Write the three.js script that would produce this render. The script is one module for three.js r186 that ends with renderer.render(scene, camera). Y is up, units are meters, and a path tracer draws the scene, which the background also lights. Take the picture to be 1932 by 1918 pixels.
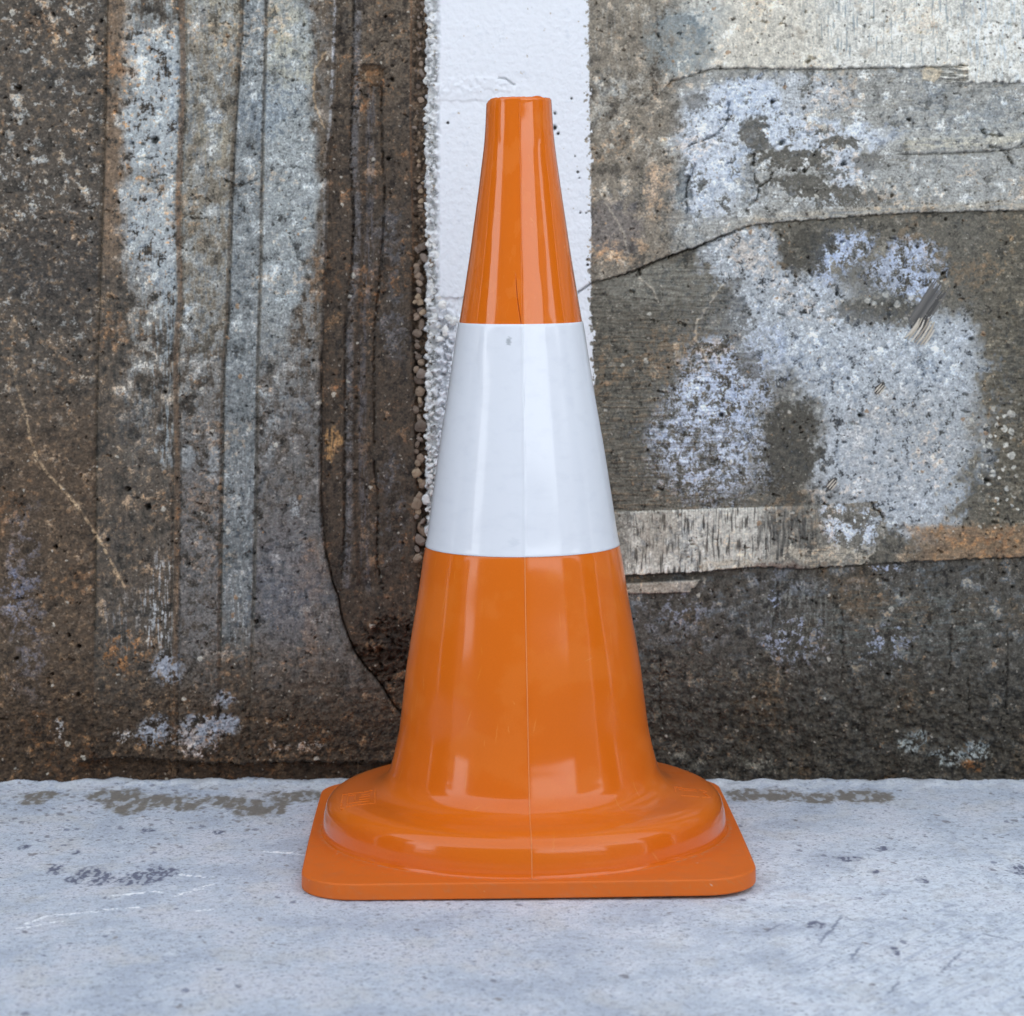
import * as THREE from 'three';
import { mergeGeometries } from 'three/addons/utils/BufferGeometryUtils.js';

// ---------------------------------------------------------------- camera, sky, sun, exposure
// y up, metres. The wall face is the plane z = 0, the ground is y = 0, the camera looks straight at the wall.
const CAM_Y = 0.4245, CAM_Z = 1.90, FOCAL = 4700, IMG_W = 1932, IMG_H = 1918, HORIZON = 425;
const scene = new THREE.Scene();
const fullH = 2 * (IMG_H - HORIZON);
const camera = new THREE.PerspectiveCamera(2 * Math.atan(fullH / 2 / FOCAL) * 180 / Math.PI, IMG_W / fullH, 0.05, 200);
camera.position.set(0, CAM_Y, CAM_Z);
camera.setViewOffset(IMG_W, fullH, 0, fullH - IMG_H, IMG_W, IMG_H);      // a lens shifted down, so verticals stay upright
camera.focus = 1.70; camera.userData.fStop = 7;
const renderer = new THREE.WebGLRenderer({ antialias: true });
renderer.toneMapping = THREE.LinearToneMapping;
renderer.toneMappingExposure = 2.15;
renderer.shadowMap.enabled = true;

// open sky: pale haze low down, bluer towards the zenith, thin cloud
{
  const W = 512, H = 256, d = new Float32Array(W * H * 4);
  for (let j = 0; j < H; j++) for (let i = 0; i < W; i++) {
    const el = (j + 0.5) / H * Math.PI - Math.PI / 2, az = (i + 0.5) / W * Math.PI * 2, up = Math.max(0, Math.sin(el)), k = (j * W + i) * 4;
    const c = 0.5 + 0.25 * Math.sin(az * 3 + 4 * up) + 0.25 * Math.sin(az * 7 - 9 * up + 1.3);
    const hz = Math.pow(1 - up, 2.2), cl = 0.35 * c * (1 - hz);
    const r = 0.40 + 1.75 * hz + 0.5 * cl, g = 0.47 + 1.70 * hz + 0.46 * cl, b = 0.60 + 1.56 * hz + 0.38 * cl;
    const f = el < 0 ? 0.5 : 1.0;
    d[k] = r * f; d[k + 1] = g * f; d[k + 2] = b * f; d[k + 3] = 1;
  }
  const t = new THREE.DataTexture(d, W, H, THREE.RGBAFormat, THREE.FloatType);
  t.mapping = THREE.EquirectangularReflectionMapping; t.magFilter = THREE.LinearFilter; t.minFilter = THREE.LinearFilter; t.needsUpdate = true;
  scene.background = t; scene.environment = t;
}
// the sun stands behind the wall: everything in view lies in the wall's shade
const sun = new THREE.DirectionalLight(new THREE.Color(1.0, 0.95, 0.86), 3.6);
sun.position.set(-3, 9, -6.5); sun.target.position.set(0, 0, 0);
sun.castShadow = true; sun.shadow.mapSize.set(2048, 2048);
Object.assign(sun.shadow.camera, { left: -9, right: 9, top: 9, bottom: -9, near: 0.5, far: 30 });
scene.add(sun, sun.target);

// ---------------------------------------------------------------- helpers
let seed = 90210;
const rnd = () => { seed = (seed * 1664525 + 1013904223) >>> 0; return seed / 4294967296; };
const PERM = new Uint8Array(512);
{ const p = [...Array(256).keys()]; for (let i = 255; i > 0; i--) { const j = Math.floor(rnd() * (i + 1)); [p[i], p[j]] = [p[j], p[i]]; } for (let i = 0; i < 512; i++) PERM[i] = p[i & 255]; }
const GX = new Float32Array(16), GY = new Float32Array(16);
for (let i = 0; i < 16; i++) { GX[i] = Math.cos(i / 16 * 2 * Math.PI + 0.2) * 1.5; GY[i] = Math.sin(i / 16 * 2 * Math.PI + 0.2) * 1.5; }
function pn(x, y) {                                                     // gradient noise, about -1..1
  const xi = Math.floor(x), yi = Math.floor(y), fx = x - xi, fy = y - yi, X = xi & 255, Y = yi & 255;
  const u = fx * fx * fx * (fx * (fx * 6 - 15) + 10), v = fy * fy * fy * (fy * (fy * 6 - 15) + 10);
  const a = PERM[PERM[X] + Y] & 15, b = PERM[PERM[X + 1] + Y] & 15, c = PERM[PERM[X] + Y + 1] & 15, d = PERM[PERM[X + 1] + Y + 1] & 15;
  const n0 = GX[a] * fx + GY[a] * fy, n1 = GX[b] * (fx - 1) + GY[b] * fy, n2 = GX[c] * fx + GY[c] * (fy - 1), n3 = GX[d] * (fx - 1) + GY[d] * (fy - 1);
  const t0 = n0 + u * (n1 - n0), t1 = n2 + u * (n3 - n2);
  return t0 + v * (t1 - t0);
}
function fb(x, y, o) { let s = 0, a = 0.6, t = 0; for (let i = 0; i < o; i++) { s += a * pn(x, y); t += a; a *= 0.55; x = x * 2.03 + 17.7; y = y * 2.03 - 9.3; } return s / t * 1.25; }
const ss = (a, b, x) => { const t = Math.min(1, Math.max(0, (x - a) / (b - a))); return t * t * (3 - 2 * t); };
const lerp = (a, b, t) => a + (b - a) * t;
const hash2 = (a, b, c) => { let h = Math.imul(a, 374761393) + Math.imul(b, 668265263) + Math.imul(c, 1442695041) | 0; h = Math.imul(h ^ (h >>> 13), 1274126177); h = Math.imul(h ^ (h >>> 15), 1911520717); return ((h ^ (h >>> 16)) >>> 0) / 4294967296; };
// strongest of the scattered round spots at (x, y): 1 at a spot's middle, 0 at its rim; spotR and spotH tell which
let spotR = 0, spotH = 0;
function spots(x, y, size, prob, r0, r1, sd) {
  const cx = Math.floor(x / size), cy = Math.floor(y / size); let best = 0;
  const ox = x - cx * size, oy = y - cy * size, i0 = ox < r1 ? -1 : 0, i1 = size - ox < r1 ? 1 : 0, j0 = oy < r1 ? -1 : 0, j1 = size - oy < r1 ? 1 : 0;
  for (let j = j0; j <= j1; j++) for (let i = i0; i <= i1; i++) {
    const a = cx + i, b = cy + j, h = hash2(a, b, sd);
    if (h > prob) continue;
    const px = (a + hash2(a, b, sd + 31)) * size, py = (b + hash2(a, b, sd + 67)) * size, q = hash2(a, b, sd + 101), r = r0 + (r1 - r0) * q * q;
    const dx = x - px, dy = y - py, v = 1 - Math.sqrt(dx * dx + dy * dy) / r;
    if (v > best) { best = v; spotR = r; spotH = hash2(a, b, sd + 151); }
  }
  return best;
}
function lineAt(pts, t, k = 0) {                                         // pts run along coordinate k; gives the other coordinate
  const o = 1 - k; if (t <= pts[0][k]) return pts[0][o];
  for (let i = 1; i < pts.length; i++) if (t <= pts[i][k]) { const a = pts[i - 1], b = pts[i]; return a[o] + (b[o] - a[o]) * (t - a[k]) / (b[k] - a[k]); }
  return pts[pts.length - 1][o];
}
function path(pts) { let a = 1e9, b = -1e9, c = 1e9, d = -1e9; for (const [x, y] of pts) { a = Math.min(a, x); b = Math.max(b, x); c = Math.min(c, y); d = Math.max(d, y); } return { pts, a: a - 14, b: b + 14, c: c - 14, d: d + 14 }; }
let pathT = 0;
function pathDist(p, x, y) {
  if (x < p.a || x > p.b || y < p.c || y > p.d) return 99;
  let m = 99;
  for (let i = 1; i < p.pts.length; i++) {
    const A = p.pts[i - 1], B = p.pts[i], ex = B[0] - A[0], ey = B[1] - A[1], t = Math.min(1, Math.max(0, ((x - A[0]) * ex + (y - A[1]) * ey) / (ex * ex + ey * ey)));
    const dx = x - A[0] - ex * t, dy = y - A[1] - ey * t, d = Math.sqrt(dx * dx + dy * dy); if (d < m) { m = d; pathT = (i - 1 + t) / (p.pts.length - 1); }
  }
  return m;
}
function tag(o, label, category, group, kind) { if (label) o.userData.label = label; if (category) o.userData.category = category; if (group) o.userData.group = group; if (kind) o.userData.kind = kind; return o; }
function mesh(name, geo, mat, parent) { const m = new THREE.Mesh(geo, mat); m.name = name; m.castShadow = m.receiveShadow = true; parent.add(m); return m; }
function dataTex(data, w, h, srgb, wrap) {
  const t = new THREE.DataTexture(data, w, h, THREE.RGBAFormat, THREE.UnsignedByteType);
  t.magFilter = THREE.LinearFilter; t.minFilter = THREE.LinearMipmapLinearFilter; t.generateMipmaps = true; t.wrapS = t.wrapT = wrap ?? THREE.MirroredRepeatWrapping;
  if (srgb) t.colorSpace = THREE.SRGBColorSpace; t.needsUpdate = true; return t;
}

// ---------------------------------------------------------------- the walls
// Wall coordinates: u runs right, v runs down, in units of Q metres on the wall plane (about 0.4 mm); v = 1475 is the foot of the wall.
const Q = CAM_Z / FOCAL, U0 = 966, VG = HORIZON + CAM_Y / Q;
const wx = (u) => (u - U0) * Q, wy = (v) => (VG - v) * Q;
const C = new Float64Array(3); let HT = 0, FINE = 0;                      // what a wall function leaves: colour (sRGB 0..255), relief in Q, fine relief
const mix = (r, g, b, a) => { if (a <= 0) return; if (a > 1) a = 1; C[0] += (r - C[0]) * a; C[1] += (g - C[1]) * a; C[2] += (b - C[2]) * a; };
let X = 0, Y = 0, nL = 0, nM = 0, nF = 0, nG = 0, nV = 0, nH = 0, nB = 0, nW = 0, nK = 0;
function noises(x, y) {
  X = x; Y = y;
  nL = fb(x / 150, y / 150, 2); nM = fb(x / 42 + 31, y / 42 + 5, 3); nF = fb(x / 11 + 3, y / 11 + 77, 2); nG = pn(x / 2.1, y / 2.1) * 0.7 + pn(x / 4.3 + 9, y / 4.3) * 0.6;
  nW = fb((x + 16 * nM) / 26 + 60, (y + 12 * nF) / 26 + 12, 4);                       // ragged, for flaking and blooming outlines
  nK = fb((x - 10 * nM + 3 * nF) / 15 + 7, (y + 10 * nM) / 13 + 90, 3);
  nV = pn(x / 3.0 + nM, y / 60) * 0.6 + pn(x / 6.5 + 40, y / 34 + 8) * 0.6; nH = pn(x / 60, y / 2.8 + nM) * 0.6 + pn(x / 34 + 8, y / 6.5 + 40) * 0.6;
  nB = nM * 0.25 + nW * 0.6 + nF * 0.3 + nG * 0.24;
}
function blob(cx, cy, rx, ry, soft = 0.5, warp = 0.35) {                   // a patch with a ragged, torn outline
  const k = Math.min(1, (rx + ry) / 110), dx = (X + k * (30 * nM + 16 * nK + 5 * nF) - cx) / rx, dy = (Y + k * (26 * nW - 14 * nK + 5 * nG) - cy) / ry; if (dx > 1.7 || dx < -1.7 || dy > 1.7 || dy < -1.7) return 0;
  return 1 - ss(1 - soft * 0.5, 1 + soft * 0.5, Math.sqrt(dx * dx + dy * dy) + warp * (0.5 * nM + 0.8 * nW + 0.4 * nF + 0.25 * nG));
}
const tight = (lo, hi, v) => { const m = (lo + hi) / 2, d = (hi - lo) * 0.3; return ss(m - d, m + d, v); };
const brk = (lo, hi) => tight(lo, hi, nB), vst = (lo, hi) => tight(lo, hi, nV + 0.3 * nF + 0.2 * nG), hst = (lo, hi) => tight(lo, hi, nH + 0.3 * nF + 0.2 * nG);
const tint = (k, add, a) => mix(C[0] * k + add, C[1] * k + add, C[2] * k + add, a);
// flaking cement skin and sandy patches, at several sizes, on any bare concrete
function weather(x, y, amt) {
  const p = 0.62 * nM + 0.55 * nW + 0.16 * nG, q2 = 0.55 * nL + 0.5 * nK + 0.3 * nF + 0.12 * nG;
  tint(1.22, 10, amt * 0.55 * ss(0.30, 0.38, p)); tint(1.18, 14, amt * 0.5 * ss(0.52, 0.60, p)); tint(0.72, 0, amt * 0.55 * ss(0.28, 0.38, -p));
  mix(C[0] * 1.12 + 8, C[1] * 1.0 + 3, C[2] * 0.88, amt * 0.5 * ss(0.30, 0.42, q2) * ss(-0.25, 0.35, nL + 0.5 * nM)); mix(C[0] * 0.9, C[1] * 0.95, C[2] * 1.02, amt * 0.5 * ss(0.26, 0.36, -q2));
  tint(1.24, 6, amt * 0.32 * ss(0.28, 0.46, nK)); tint(0.72, 0, amt * 0.45 * ss(0.24, 0.42, -nK));
  tint(0.76, 0, amt * 0.42 * ss(0.34, 0.5, -nW * 0.8 - nG * 0.3));
  const w = pn(x / 4.2 + nF, y / 4.2 - nF); tint(0.66, 0, amt * 0.34 * ss(0.30, 0.6, w)); tint(1.25, 8, amt * 0.26 * ss(0.36, 0.62, -w));
}

const B1 = [[201, -20], [197, 225], [190, 450], [182, 690], [180, 860], [178, 1120], [172, 1500]];
const B2 = [[346, -20], [349, 150], [344, 260], [339, 376], [343, 560], [334, 675], [338, 900], [336, 1100], [332, 1344], [330, 1500]];
const B3 = [[458, -20], [450, 120], [443, 225], [436, 376], [429, 600], [421, 690], [417, 920], [413, 1255], [410, 1500]];
const B4 = [[503, -20], [496, 260], [492, 490], [486, 700], [481, 1020], [472, 1344], [468, 1500]];
const E5 = [[636, -20], [631, 110], [626, 225], [616, 300], [615, 400], [609, 564], [603, 690], [602, 940], [609, 1032], [624, 1099], [635, 1130], [643, 1173], [655, 1205], [668, 1235], [687, 1261], [702, 1278], [724, 1306], [741, 1335], [770, 1365], [800, 1385]];
const G6 = [[667, -20], [665, 130], [660, 300], [667, 400], [664, 500], [651, 620], [650, 1000], [644, 1110]];
const G7 = [[686, 160], [684, 330], [680, 520], [668, 700], [667, 900], [672, 1040], [678, 1124]];
const G8 = [[719, 160], [722, 300], [726, 361], [719, 500], [706, 620], [706, 880], [713, 930], [712, 1060], [727, 1150]];
const ROOT = path([[36, 579], [24, 612], [21, 669], [31, 729], [45, 769], [56, 827], [69, 863], [89, 894], [129, 934], [156, 970], [192, 1028], [219, 1081], [234, 1108]]);
const ROOT2 = path([[614, 98], [594, 131], [591, 180], [601, 218], [612, 240]]);
const LIP = [[-30, 1478], [60, 1472], [120, 1466], [150, 1436], [230, 1428], [312, 1434], [446, 1442], [560, 1436], [648, 1438], [820, 1436]];
const CR_L = [[[355, 378], [380, 372], [398, 381]], [[158, 390], [185, 396], [206, 400]], [[240, 312], [262, 300], [298, 296]], [[282, 338], [300, 331], [312, 330]], [[424, 338], [446, 352], [482, 340]], [[345, 405], [372, 414], [390, 412]]].map(path);
const PORES_L = [[191, 39, 5], [243, 32, 4], [34, 165, 7], [320, 110, 3.5], [225, 134, 3], [551, 152, 3.2], [560, 152, 2.6], [573, 48, 3.5], [291, 264, 8], [268, 272, 4], [250, 270, 3.5], [172, 413, 4], [427, 341, 4], [222, 381, 4], [166, 548, 3.5], [590, 680, 4], [360, 602, 3.5], [670, 752, 4], [241, 924, 6], [279, 957, 6.5], [202, 1020, 5], [104, 1032, 5.5], [484, 1174, 5.5], [481, 1132, 4], [147, 1312, 5], [98, 1272, 4], [30, 1244, 5], [149, 1220, 5], [130, 1199, 5], [418, 1313, 3.5], [326, 979, 3], [733, 300, 5], [739, 149, 5], [727, 30, 4], [310, 740, 5], [371, 815, 3]];

function leftWall(x, y) {
  noises(x, y);
  const wob = nF * 1.6, b1 = lineAt(B1, y, 1) + wob, b2 = lineAt(B2, y, 1) + wob * 1.4, b3 = lineAt(B3, y, 1) + wob, b4 = lineAt(B4, y, 1) + wob, e5 = lineAt(E5, y, 1) + wob;
  let h = 0, fine = 0.55 * nG + 0.7 * nF;
  const low = ss(1180, 1420, y + nM * 50);
  C[0] = 97; C[1] = 89; C[2] = 81;
  mix(122, 102, 84, 0.55 * brk(-0.1, 0.5)); mix(76, 74, 70, 0.6 * ss(0.0, 0.6, -nM - nF * 0.5));
  if (x < b1) {
    mix(86, 81, 76, 0.35); h = 0.5;
    mix(158, 162, 164, 0.75 * (blob(40, 320, 70, 45) + blob(95, 395, 90, 40) + blob(178, 120, 32, 80) + blob(165, 340, 36, 40) + blob(30, 205, 40, 40) + blob(120, 30, 70, 30)) * brk(0.0, 0.45));
    mix(154, 157, 158, 0.65 * ss(0.20, 0.30, 0.5 * nK + 0.5 * nW + 0.2 * nG) * (1 - ss(520, 900, y) * 0.6)); mix(146, 134, 118, 0.6 * brk(0.3, 0.5)); mix(74, 70, 67, 0.5 * blob(110, 500, 110, 90, 0.7)); mix(98, 78, 60, 0.45 * ss(650, 900, y));
    mix(112, 113, 128, 0.6 * (blob(42, 1060, 26, 110, 0.8) + blob(55, 1230, 30, 120, 0.8) + blob(20, 1140, 22, 70)) * brk(-0.2, 0.3));
    mix(134, 112, 90, 0.42 * ss(0.25, 0.6, nF + nM * 0.5));
    fine += 0.9 * fb(x / 6, y / 6, 2);
  } else if (x < b2) {
    const strip = 1 - ss(30, 58, x - b1 + nM * 14);
    h = -2.4 + 0.8 * nV;
    mix(132, 112, 94, 0.7 * strip * (1 - ss(430, 560, y)) * ss(-0.5, -0.1, nB + 0.2 * nM));
    const pale = ss(218, 250, x + nM * 22) * (1 - ss(470, 640, y + nM * 60 - (x - 290) * 1.2)) * ss(20, 75, y + nF * 18);
    mix(164, 170, 176, 0.9 * pale * ss(-0.42, -0.22, nB + 0.3 * nV + 0.25 * nM)); mix(120, 108, 96, 0.7 * pale * ss(0.26, 0.36, 0.6 * nK - 0.4 * nM + 0.15 * nG)); mix(192, 198, 205, 0.55 * pale * vst(0.1, 0.6));
    mix(98, 96, 92, 0.8 * (blob(285, 335, 45, 22) + blob(300, 30, 60, 22) + blob(225, 165, 40, 14)) * brk(-0.3, 0.2));
    mix(186, 146, 108, 0.8 * ss(0.5, 0.62, nF + 0.4 * nM) * (x > 215 ? 1 : 0.4) * (1 - ss(500, 700, y)));
    mix(150, 128, 104, 0.5 * ss(430, 560, y) * brk(0.1, 0.5)); mix(168, 166, 164, 0.6 * blob(262, 475, 40, 60) * brk(-0.05, 0.4));
    mix(150, 160, 168, 0.75 * (blob(316, 620, 22, 110) + blob(314, 830, 16, 60)) * vst(-0.3, 0.4));
    mix(166, 168, 172, 0.8 * (blob(310, 1150, 36, 130, 0.5) + blob(250, 1180, 60, 70) * 0.6) * vst(-0.05, 0.4) * ss(-0.5, 0.2, nB));
    mix(154, 106, 66, 0.7 * blob(235, 1235, 60, 50) * brk(-0.1, 0.4));
    fine += 0.5 * nV;
  } else if (x < b3) {
    h = 2.4;
    mix(138, 131, 119, 0.72 * (1 - ss(560, 720, y + nM * 60))); mix(172, 164, 146, 0.6 * blob(412, 40, 46, 70) * brk(-0.4, 0.3)); mix(164, 156, 140, 0.5 * blob(405, 265, 34, 40));
    mix(112, 84, 60, 0.6 * (blob(385, 60, 30, 50) + blob(375, 280, 30, 40)) * brk(-0.1, 0.4));
    mix(165, 160, 155, 0.5 * (blob(420, 250, 20, 50) + blob(410, 450, 22, 60) + blob(360, 600, 18, 60)) * brk(-0.1, 0.4));
    mix(118, 118, 121, 0.65 * ss(640, 900, y) * (1 - low) * brk(-0.5, 0.2)); mix(160, 166, 172, 0.6 * (blob(352, 860, 12, 24) + blob(404, 870, 10, 36)));
    fine += 0.9 * fb(x / 5, y / 7, 2);
  } else if (x < b4) {
    h = -3.4 + 0.9 * nV;
    mix(134, 142, 148, 0.72 * (1 - ss(1080, 1330, y + nM * 90)) * ss(-0.55, -0.25, nB)); mix(112, 116, 118, 0.6 * blob(462, 720, 50, 120, 0.8) + 0.6 * blob(450, 1030, 40, 50, 0.8));
    mix(186, 192, 197, 0.62 * vst(0.0, 0.55) * (1 - ss(200, 300, y) + blob(462, 650, 30, 70) + blob(450, 910, 40, 80, 0.3) + blob(445, 1145, 40, 80, 0.3)));
    mix(154, 160, 166, 0.5 * brk(0.15, 0.5) * (1 - low)); mix(96, 104, 110, 0.5 * ss(0.25, 0.6, -nF));
    fine += 0.7 * nV;
  } else if (x < e5) {
    h = 0.6;
    const edge = lineAt([[578, -20], [590, 60], [588, 240], [602, 330], [600, 420], [585, 480], [582, 540], [556, 590], [540, 660], [530, 1500]], y, 1) + nM * 16;
    const pale = (1 - ss(-10, 8, x - edge)) * (1 - ss(560, 760, y + nM * 60));
    mix(154, 160, 163, 0.88 * pale * ss(-0.62, -0.4, nB + 0.3 * nM)); mix(178, 186, 192, 0.6 * pale * brk(0.0, 0.45)); mix(170, 164, 146, 0.55 * (blob(555, 110, 60, 50) + blob(530, 40, 40, 40)) * pale);
    mix(112, 120, 126, 0.5 * pale * ss(0.15, 0.5, -nB)); mix(186, 198, 210, 0.6 * blob(540, 530, 50, 50) * brk(-0.2, 0.3) * pale);
    mix(104, 92, 80, 0.6 * ss(0, 14, x - edge) * (1 - ss(560, 800, y))); mix(168, 174, 188, 0.6 * brk(-0.3, 0.2) * (1 - ss(1.5, 4.5, Math.abs(x - e5 + 3))) * (1 - ss(190, 320, y) * 0.6) * (1 - ss(450, 620, y)));
    mix(112, 111, 112, 0.65 * ss(620, 800, y) * (1 - low) * brk(-0.6, 0.2)); mix(150, 158, 165, 0.6 * (blob(508, 800, 26, 90) + blob(560, 960, 16, 26)) * brk(-0.1, 0.4));
    mix(132, 112, 98, 0.5 * (blob(590, 1080, 30, 60) + blob(585, 1200, 16, 60))); mix(118, 118, 124, 0.5 * blob(540, 1090, 60, 120, 0.8));
    fine += 0.5 * nH;
  } else {                                                              // the recess beside the ledge
    mix(82, 72, 63, 0.78); mix(118, 109, 98, 0.55 * (1 - ss(60, 330, y + nM * 60)) * brk(-0.4, 0.3)); mix(112, 84, 62, 0.55 * brk(0.1, 0.5)); mix(68, 62, 58, 0.5 * ss(0.0, 0.5, -nB));
    h = -10 + 1.5 * nV + 1.5 * nM; const g6 = lineAt(G6, y, 1) + wob, g7 = lineAt(G7, y, 1) + wob, g8 = lineAt(G8, y, 1) + wob * 1.6;
    if (y < 1112) { const en = 1 - ss(1060, 1108, y + nF * 20); h += en * 4.5 * ss(-3, 3, x - g6) - en * 11 * (1 - ss(0.4, 4.0, Math.abs(x - g6))) * ss(-0.5, 0.1, nM + nF); mix(108, 110, 118, 0.6 * (1 - ss(3, 12, Math.abs(x - g6 - 7))) * brk(-0.4, 0.2)); }
    if (y > 156 && y < 1150) { const on = ss(156, 164, y) * (1 - ss(1108, 1128, y)); h -= 6.5 * on * ss(-2, 2, x - g7) * (1 - ss(-2, 2, x - g8)); h -= 10 * on * (1 - ss(0.4, 3.6, Math.abs(x - g8))) * ss(-0.4, 0.2, nM + nF); mix(104, 104, 112, 0.55 * on * (1 - ss(4, 13, Math.abs(x - (g7 + g8) / 2 + 5))) * vst(-0.4, 0.3)); mix(104, 86, 70, 0.5 * on * (x > g7 && x < g8 ? 1 : 0) * brk(0, 0.4)); }
    const nt = blob(701, 141, 26, 20, 0.25, 0.5); h -= 9 * nt - 4 * blob(701, 122, 30, 8); mix(122, 98, 76, 0.6 * nt); mix(160, 150, 136, 0.6 * blob(684, 132, 9, 18, 0.3) * brk(-0.3, 0.3));
    mix(170, 134, 94, 0.85 * blob(626, 835, 17, 30, 0.3) * vst(-0.7, 0.2)); mix(140, 112, 84, 0.4 * blob(640, 600, 26, 30) * brk(-0.1, 0.4)); mix(92, 98, 110, 0.5 * (blob(735, 470, 30, 90) + blob(745, 620, 28, 70) + blob(740, 960, 24, 120)) * brk(-0.3, 0.3));
    mix(112, 84, 64, 0.6 * (1 - ss(0.8, 2.6, Math.abs(x - lineAt([[776, -20], [774, 230], [779, 450], [781, 900]], y, 1)))) * (1 - ss(450, 620, y)));
    // the joint with its lost edge, and the broken-out pocket low down
    const j = ss(-5, 5, x - lineAt([[777, -20], [778, 220], [779, 400], [776, 620], [784, 800], [786, 1100], [790, 1500]], y, 1) + wob);
    h -= j * (11 - 8 * fb(x / 8, y / 9, 3) - 5 * nK + 5 * ss(420, 520, y)); mix(108, 92, 78, 0.5 * j); mix(70, 62, 56, 0.4 * j * ss(0.1, 0.3, -nK));
    const pk = blob(735, 1235, 62, 62, 0.4, 0.5), r = 1 - Math.abs(fb(x / 26, y / 20, 3)); h += pk * (r * 26 - 26 + 4 * nF) + 10 * blob(708, 1222, 26, 16, 0.5) + 7 * blob(745, 1215, 14, 12, 0.5); mix(64, 52, 44, 0.6 * pk); mix(124, 104, 84, 0.8 * blob(706, 1224, 18, 16, 0.5) * brk(-0.3, 0.3)); mix(130, 122, 128, 0.5 * pk * brk(0.25, 0.55));
    h -= 8 * ss(1080, 1300, y) * (1 - ss(1340, 1380, y)) * ss(0, 60, x - e5);
    fine += 0.5 * nV + 0.5 * fb(x / 6, y / 6, 2) * ss(560, 760, x);
  }
  if (x > b1 && x < e5 + 4) {                                           // a thin grey lime film across the boards, streaked downwards
    const film = ss(205, 260, x + nM * 30) * (1 - ss(585, 615, x + nM * 14 + nW * 10)) * (1 - ss(620, 980, y + nM * 120 + (x - 420) * 0.2));
    mix(160, 166, 169, 0.50 * film * ss(-0.15, 0.1, 0.6 * nW + 0.4 * nM + 0.35 * nV + 0.15 * nG)); mix(188, 194, 198, 0.45 * film * ss(0.22, 0.4, 0.5 * nW + 0.5 * nV + 0.3 * nM + 0.15 * nG));
    mix(120, 122, 124, 0.35 * (1 - low) * ss(330, 380, x) * ss(-0.1, 0.2, nW + 0.3 * nV));
    tint(0.84, 0, 0.6 * ss(0.2, 0.5, nV - 0.2 * nM)); tint(1.12, 2, 0.5 * ss(0.2, 0.5, -nV));
  }
  // formwork joints
  for (const [b, w, d] of [[b1, 2.6, 5.5], [b3, 2.6, 6.0], [b4, 2.2, 4.5]]) { const t = Math.abs(x - b); if (t < 6) { const on = 1 - ss(1150, 1260, y) * (b === b1 ? 1 : 0.4); h -= d * (1 - ss(0, w * 1.6, t)) * on; mix(92, 84, 74, 0.45 * (1 - ss(w, w + 3.5, t)) * on); } }
  { const t = x - b2; if (t > -16 && t < 10) { const on = ss(-13, -6, t) * (1 - ss(-1, 4, t)); h += 2.5 * on - 5 * (1 - ss(0, 3.4, Math.abs(t - 3))) - 3.5 * (1 - ss(0, 3.2, Math.abs(t + 12))); mix(102, 88, 76, 0.8 * on); mix(132, 104, 80, 0.4 * on * vst(0, 0.5)); } }
  { const t = x - e5; if (t > -12 && t < 8) { h += 2.2 * ss(-12, 0, t) * (1 - ss(-1, 2, t)) - 5 * (1 - ss(0, 2.6, Math.abs(t - 2))) * ss(540, 700, y); } if (y > 1000 && y < 1345) h -= 12 * (1 - ss(0, 1.4 + 2.4 * ss(-0.2, 0.5, nM + nF), Math.abs(t - 2 + nM * 5 + nF * 2))) * ss(1000, 1080, y) * ss(-0.5, -0.1, nM + 0.3 * nF); }
  // rough and rusty near the foot
  if (low > 0) { mix(78, 64, 51, 0.68 * low * (1 - 0.5 * brk(0.2, 0.6))); mix(122, 90, 60, 0.42 * low * brk(0.16, 0.5)); mix(56, 48, 42, 0.5 * low * ss(0.15, 0.5, -nF)); h += low * (7 * fb(x / 22, y / 15, 3) + 2.5 * fb(x / 6, y / 5, 2)); fine += low * 1.5 * fb(x / 4, y / 4, 2); }
  mix(156, 162, 176, 0.88 * (blob(372, 1385, 42, 40, 0.3, 0.6) + blob(425, 1368, 26, 22, 0.3, 0.6) + blob(290, 1382, 34, 28, 0.4, 0.7) + blob(312, 1262, 30, 30, 0.4, 0.8) + blob(425, 1320, 22, 18, 0.4, 0.8)) * brk(-0.35, 0.1));
  mix(184, 184, 188, 0.85 * (blob(372, 1418, 40, 14, 0.4, 0.6) + blob(232, 1392, 26, 14, 0.4, 0.8) + blob(112, 1380, 10, 30, 0.4, 0.8) + blob(560, 1412, 70, 10, 0.4, 0.8) * 0.7) * brk(-0.1, 0.25));
  const lip = y - lineAt(LIP, x) + nF * 5; if (lip > -20) { const on = ss(-1, 4, lip) * ss(130, 170, x); h += 3 * ss(-20, -2, lip) * (1 - ss(-2, 1, lip)); h -= on * (16 + 4 * nM); mix(72, 58, 46, 0.6 * on); fine += on * nH * 0.8; }
  // lime thread, cracks, pores, grit
  let d = pathDist(ROOT, x + nF * 3, y + nF * 2); if (d < 8) { const k = (1 - ss(1.2, 4.2, d + nG)) * ss(0, 0.1, pathT) * (0.35 + 0.65 * ss(0.2, 0.4, pathT)) * (0.3 + 0.7 * ss(-0.35, 0.1, nK + 0.4 * nG)); mix(180, 156, 128, 0.8 * k); h += 2.0 * k; }
  d = pathDist(ROOT2, x + nF * 3, y); if (d < 6) mix(176, 150, 120, 0.6 * (1 - ss(0.8, 2.6, d)));
  weather(x, y, 1); grit(x, y, 1, 1); rich(100, 0.24, 1.15);
  h += gritH; fine += gritF;
  HT = h + fine * 0.55; FINE = fine;
}
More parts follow.
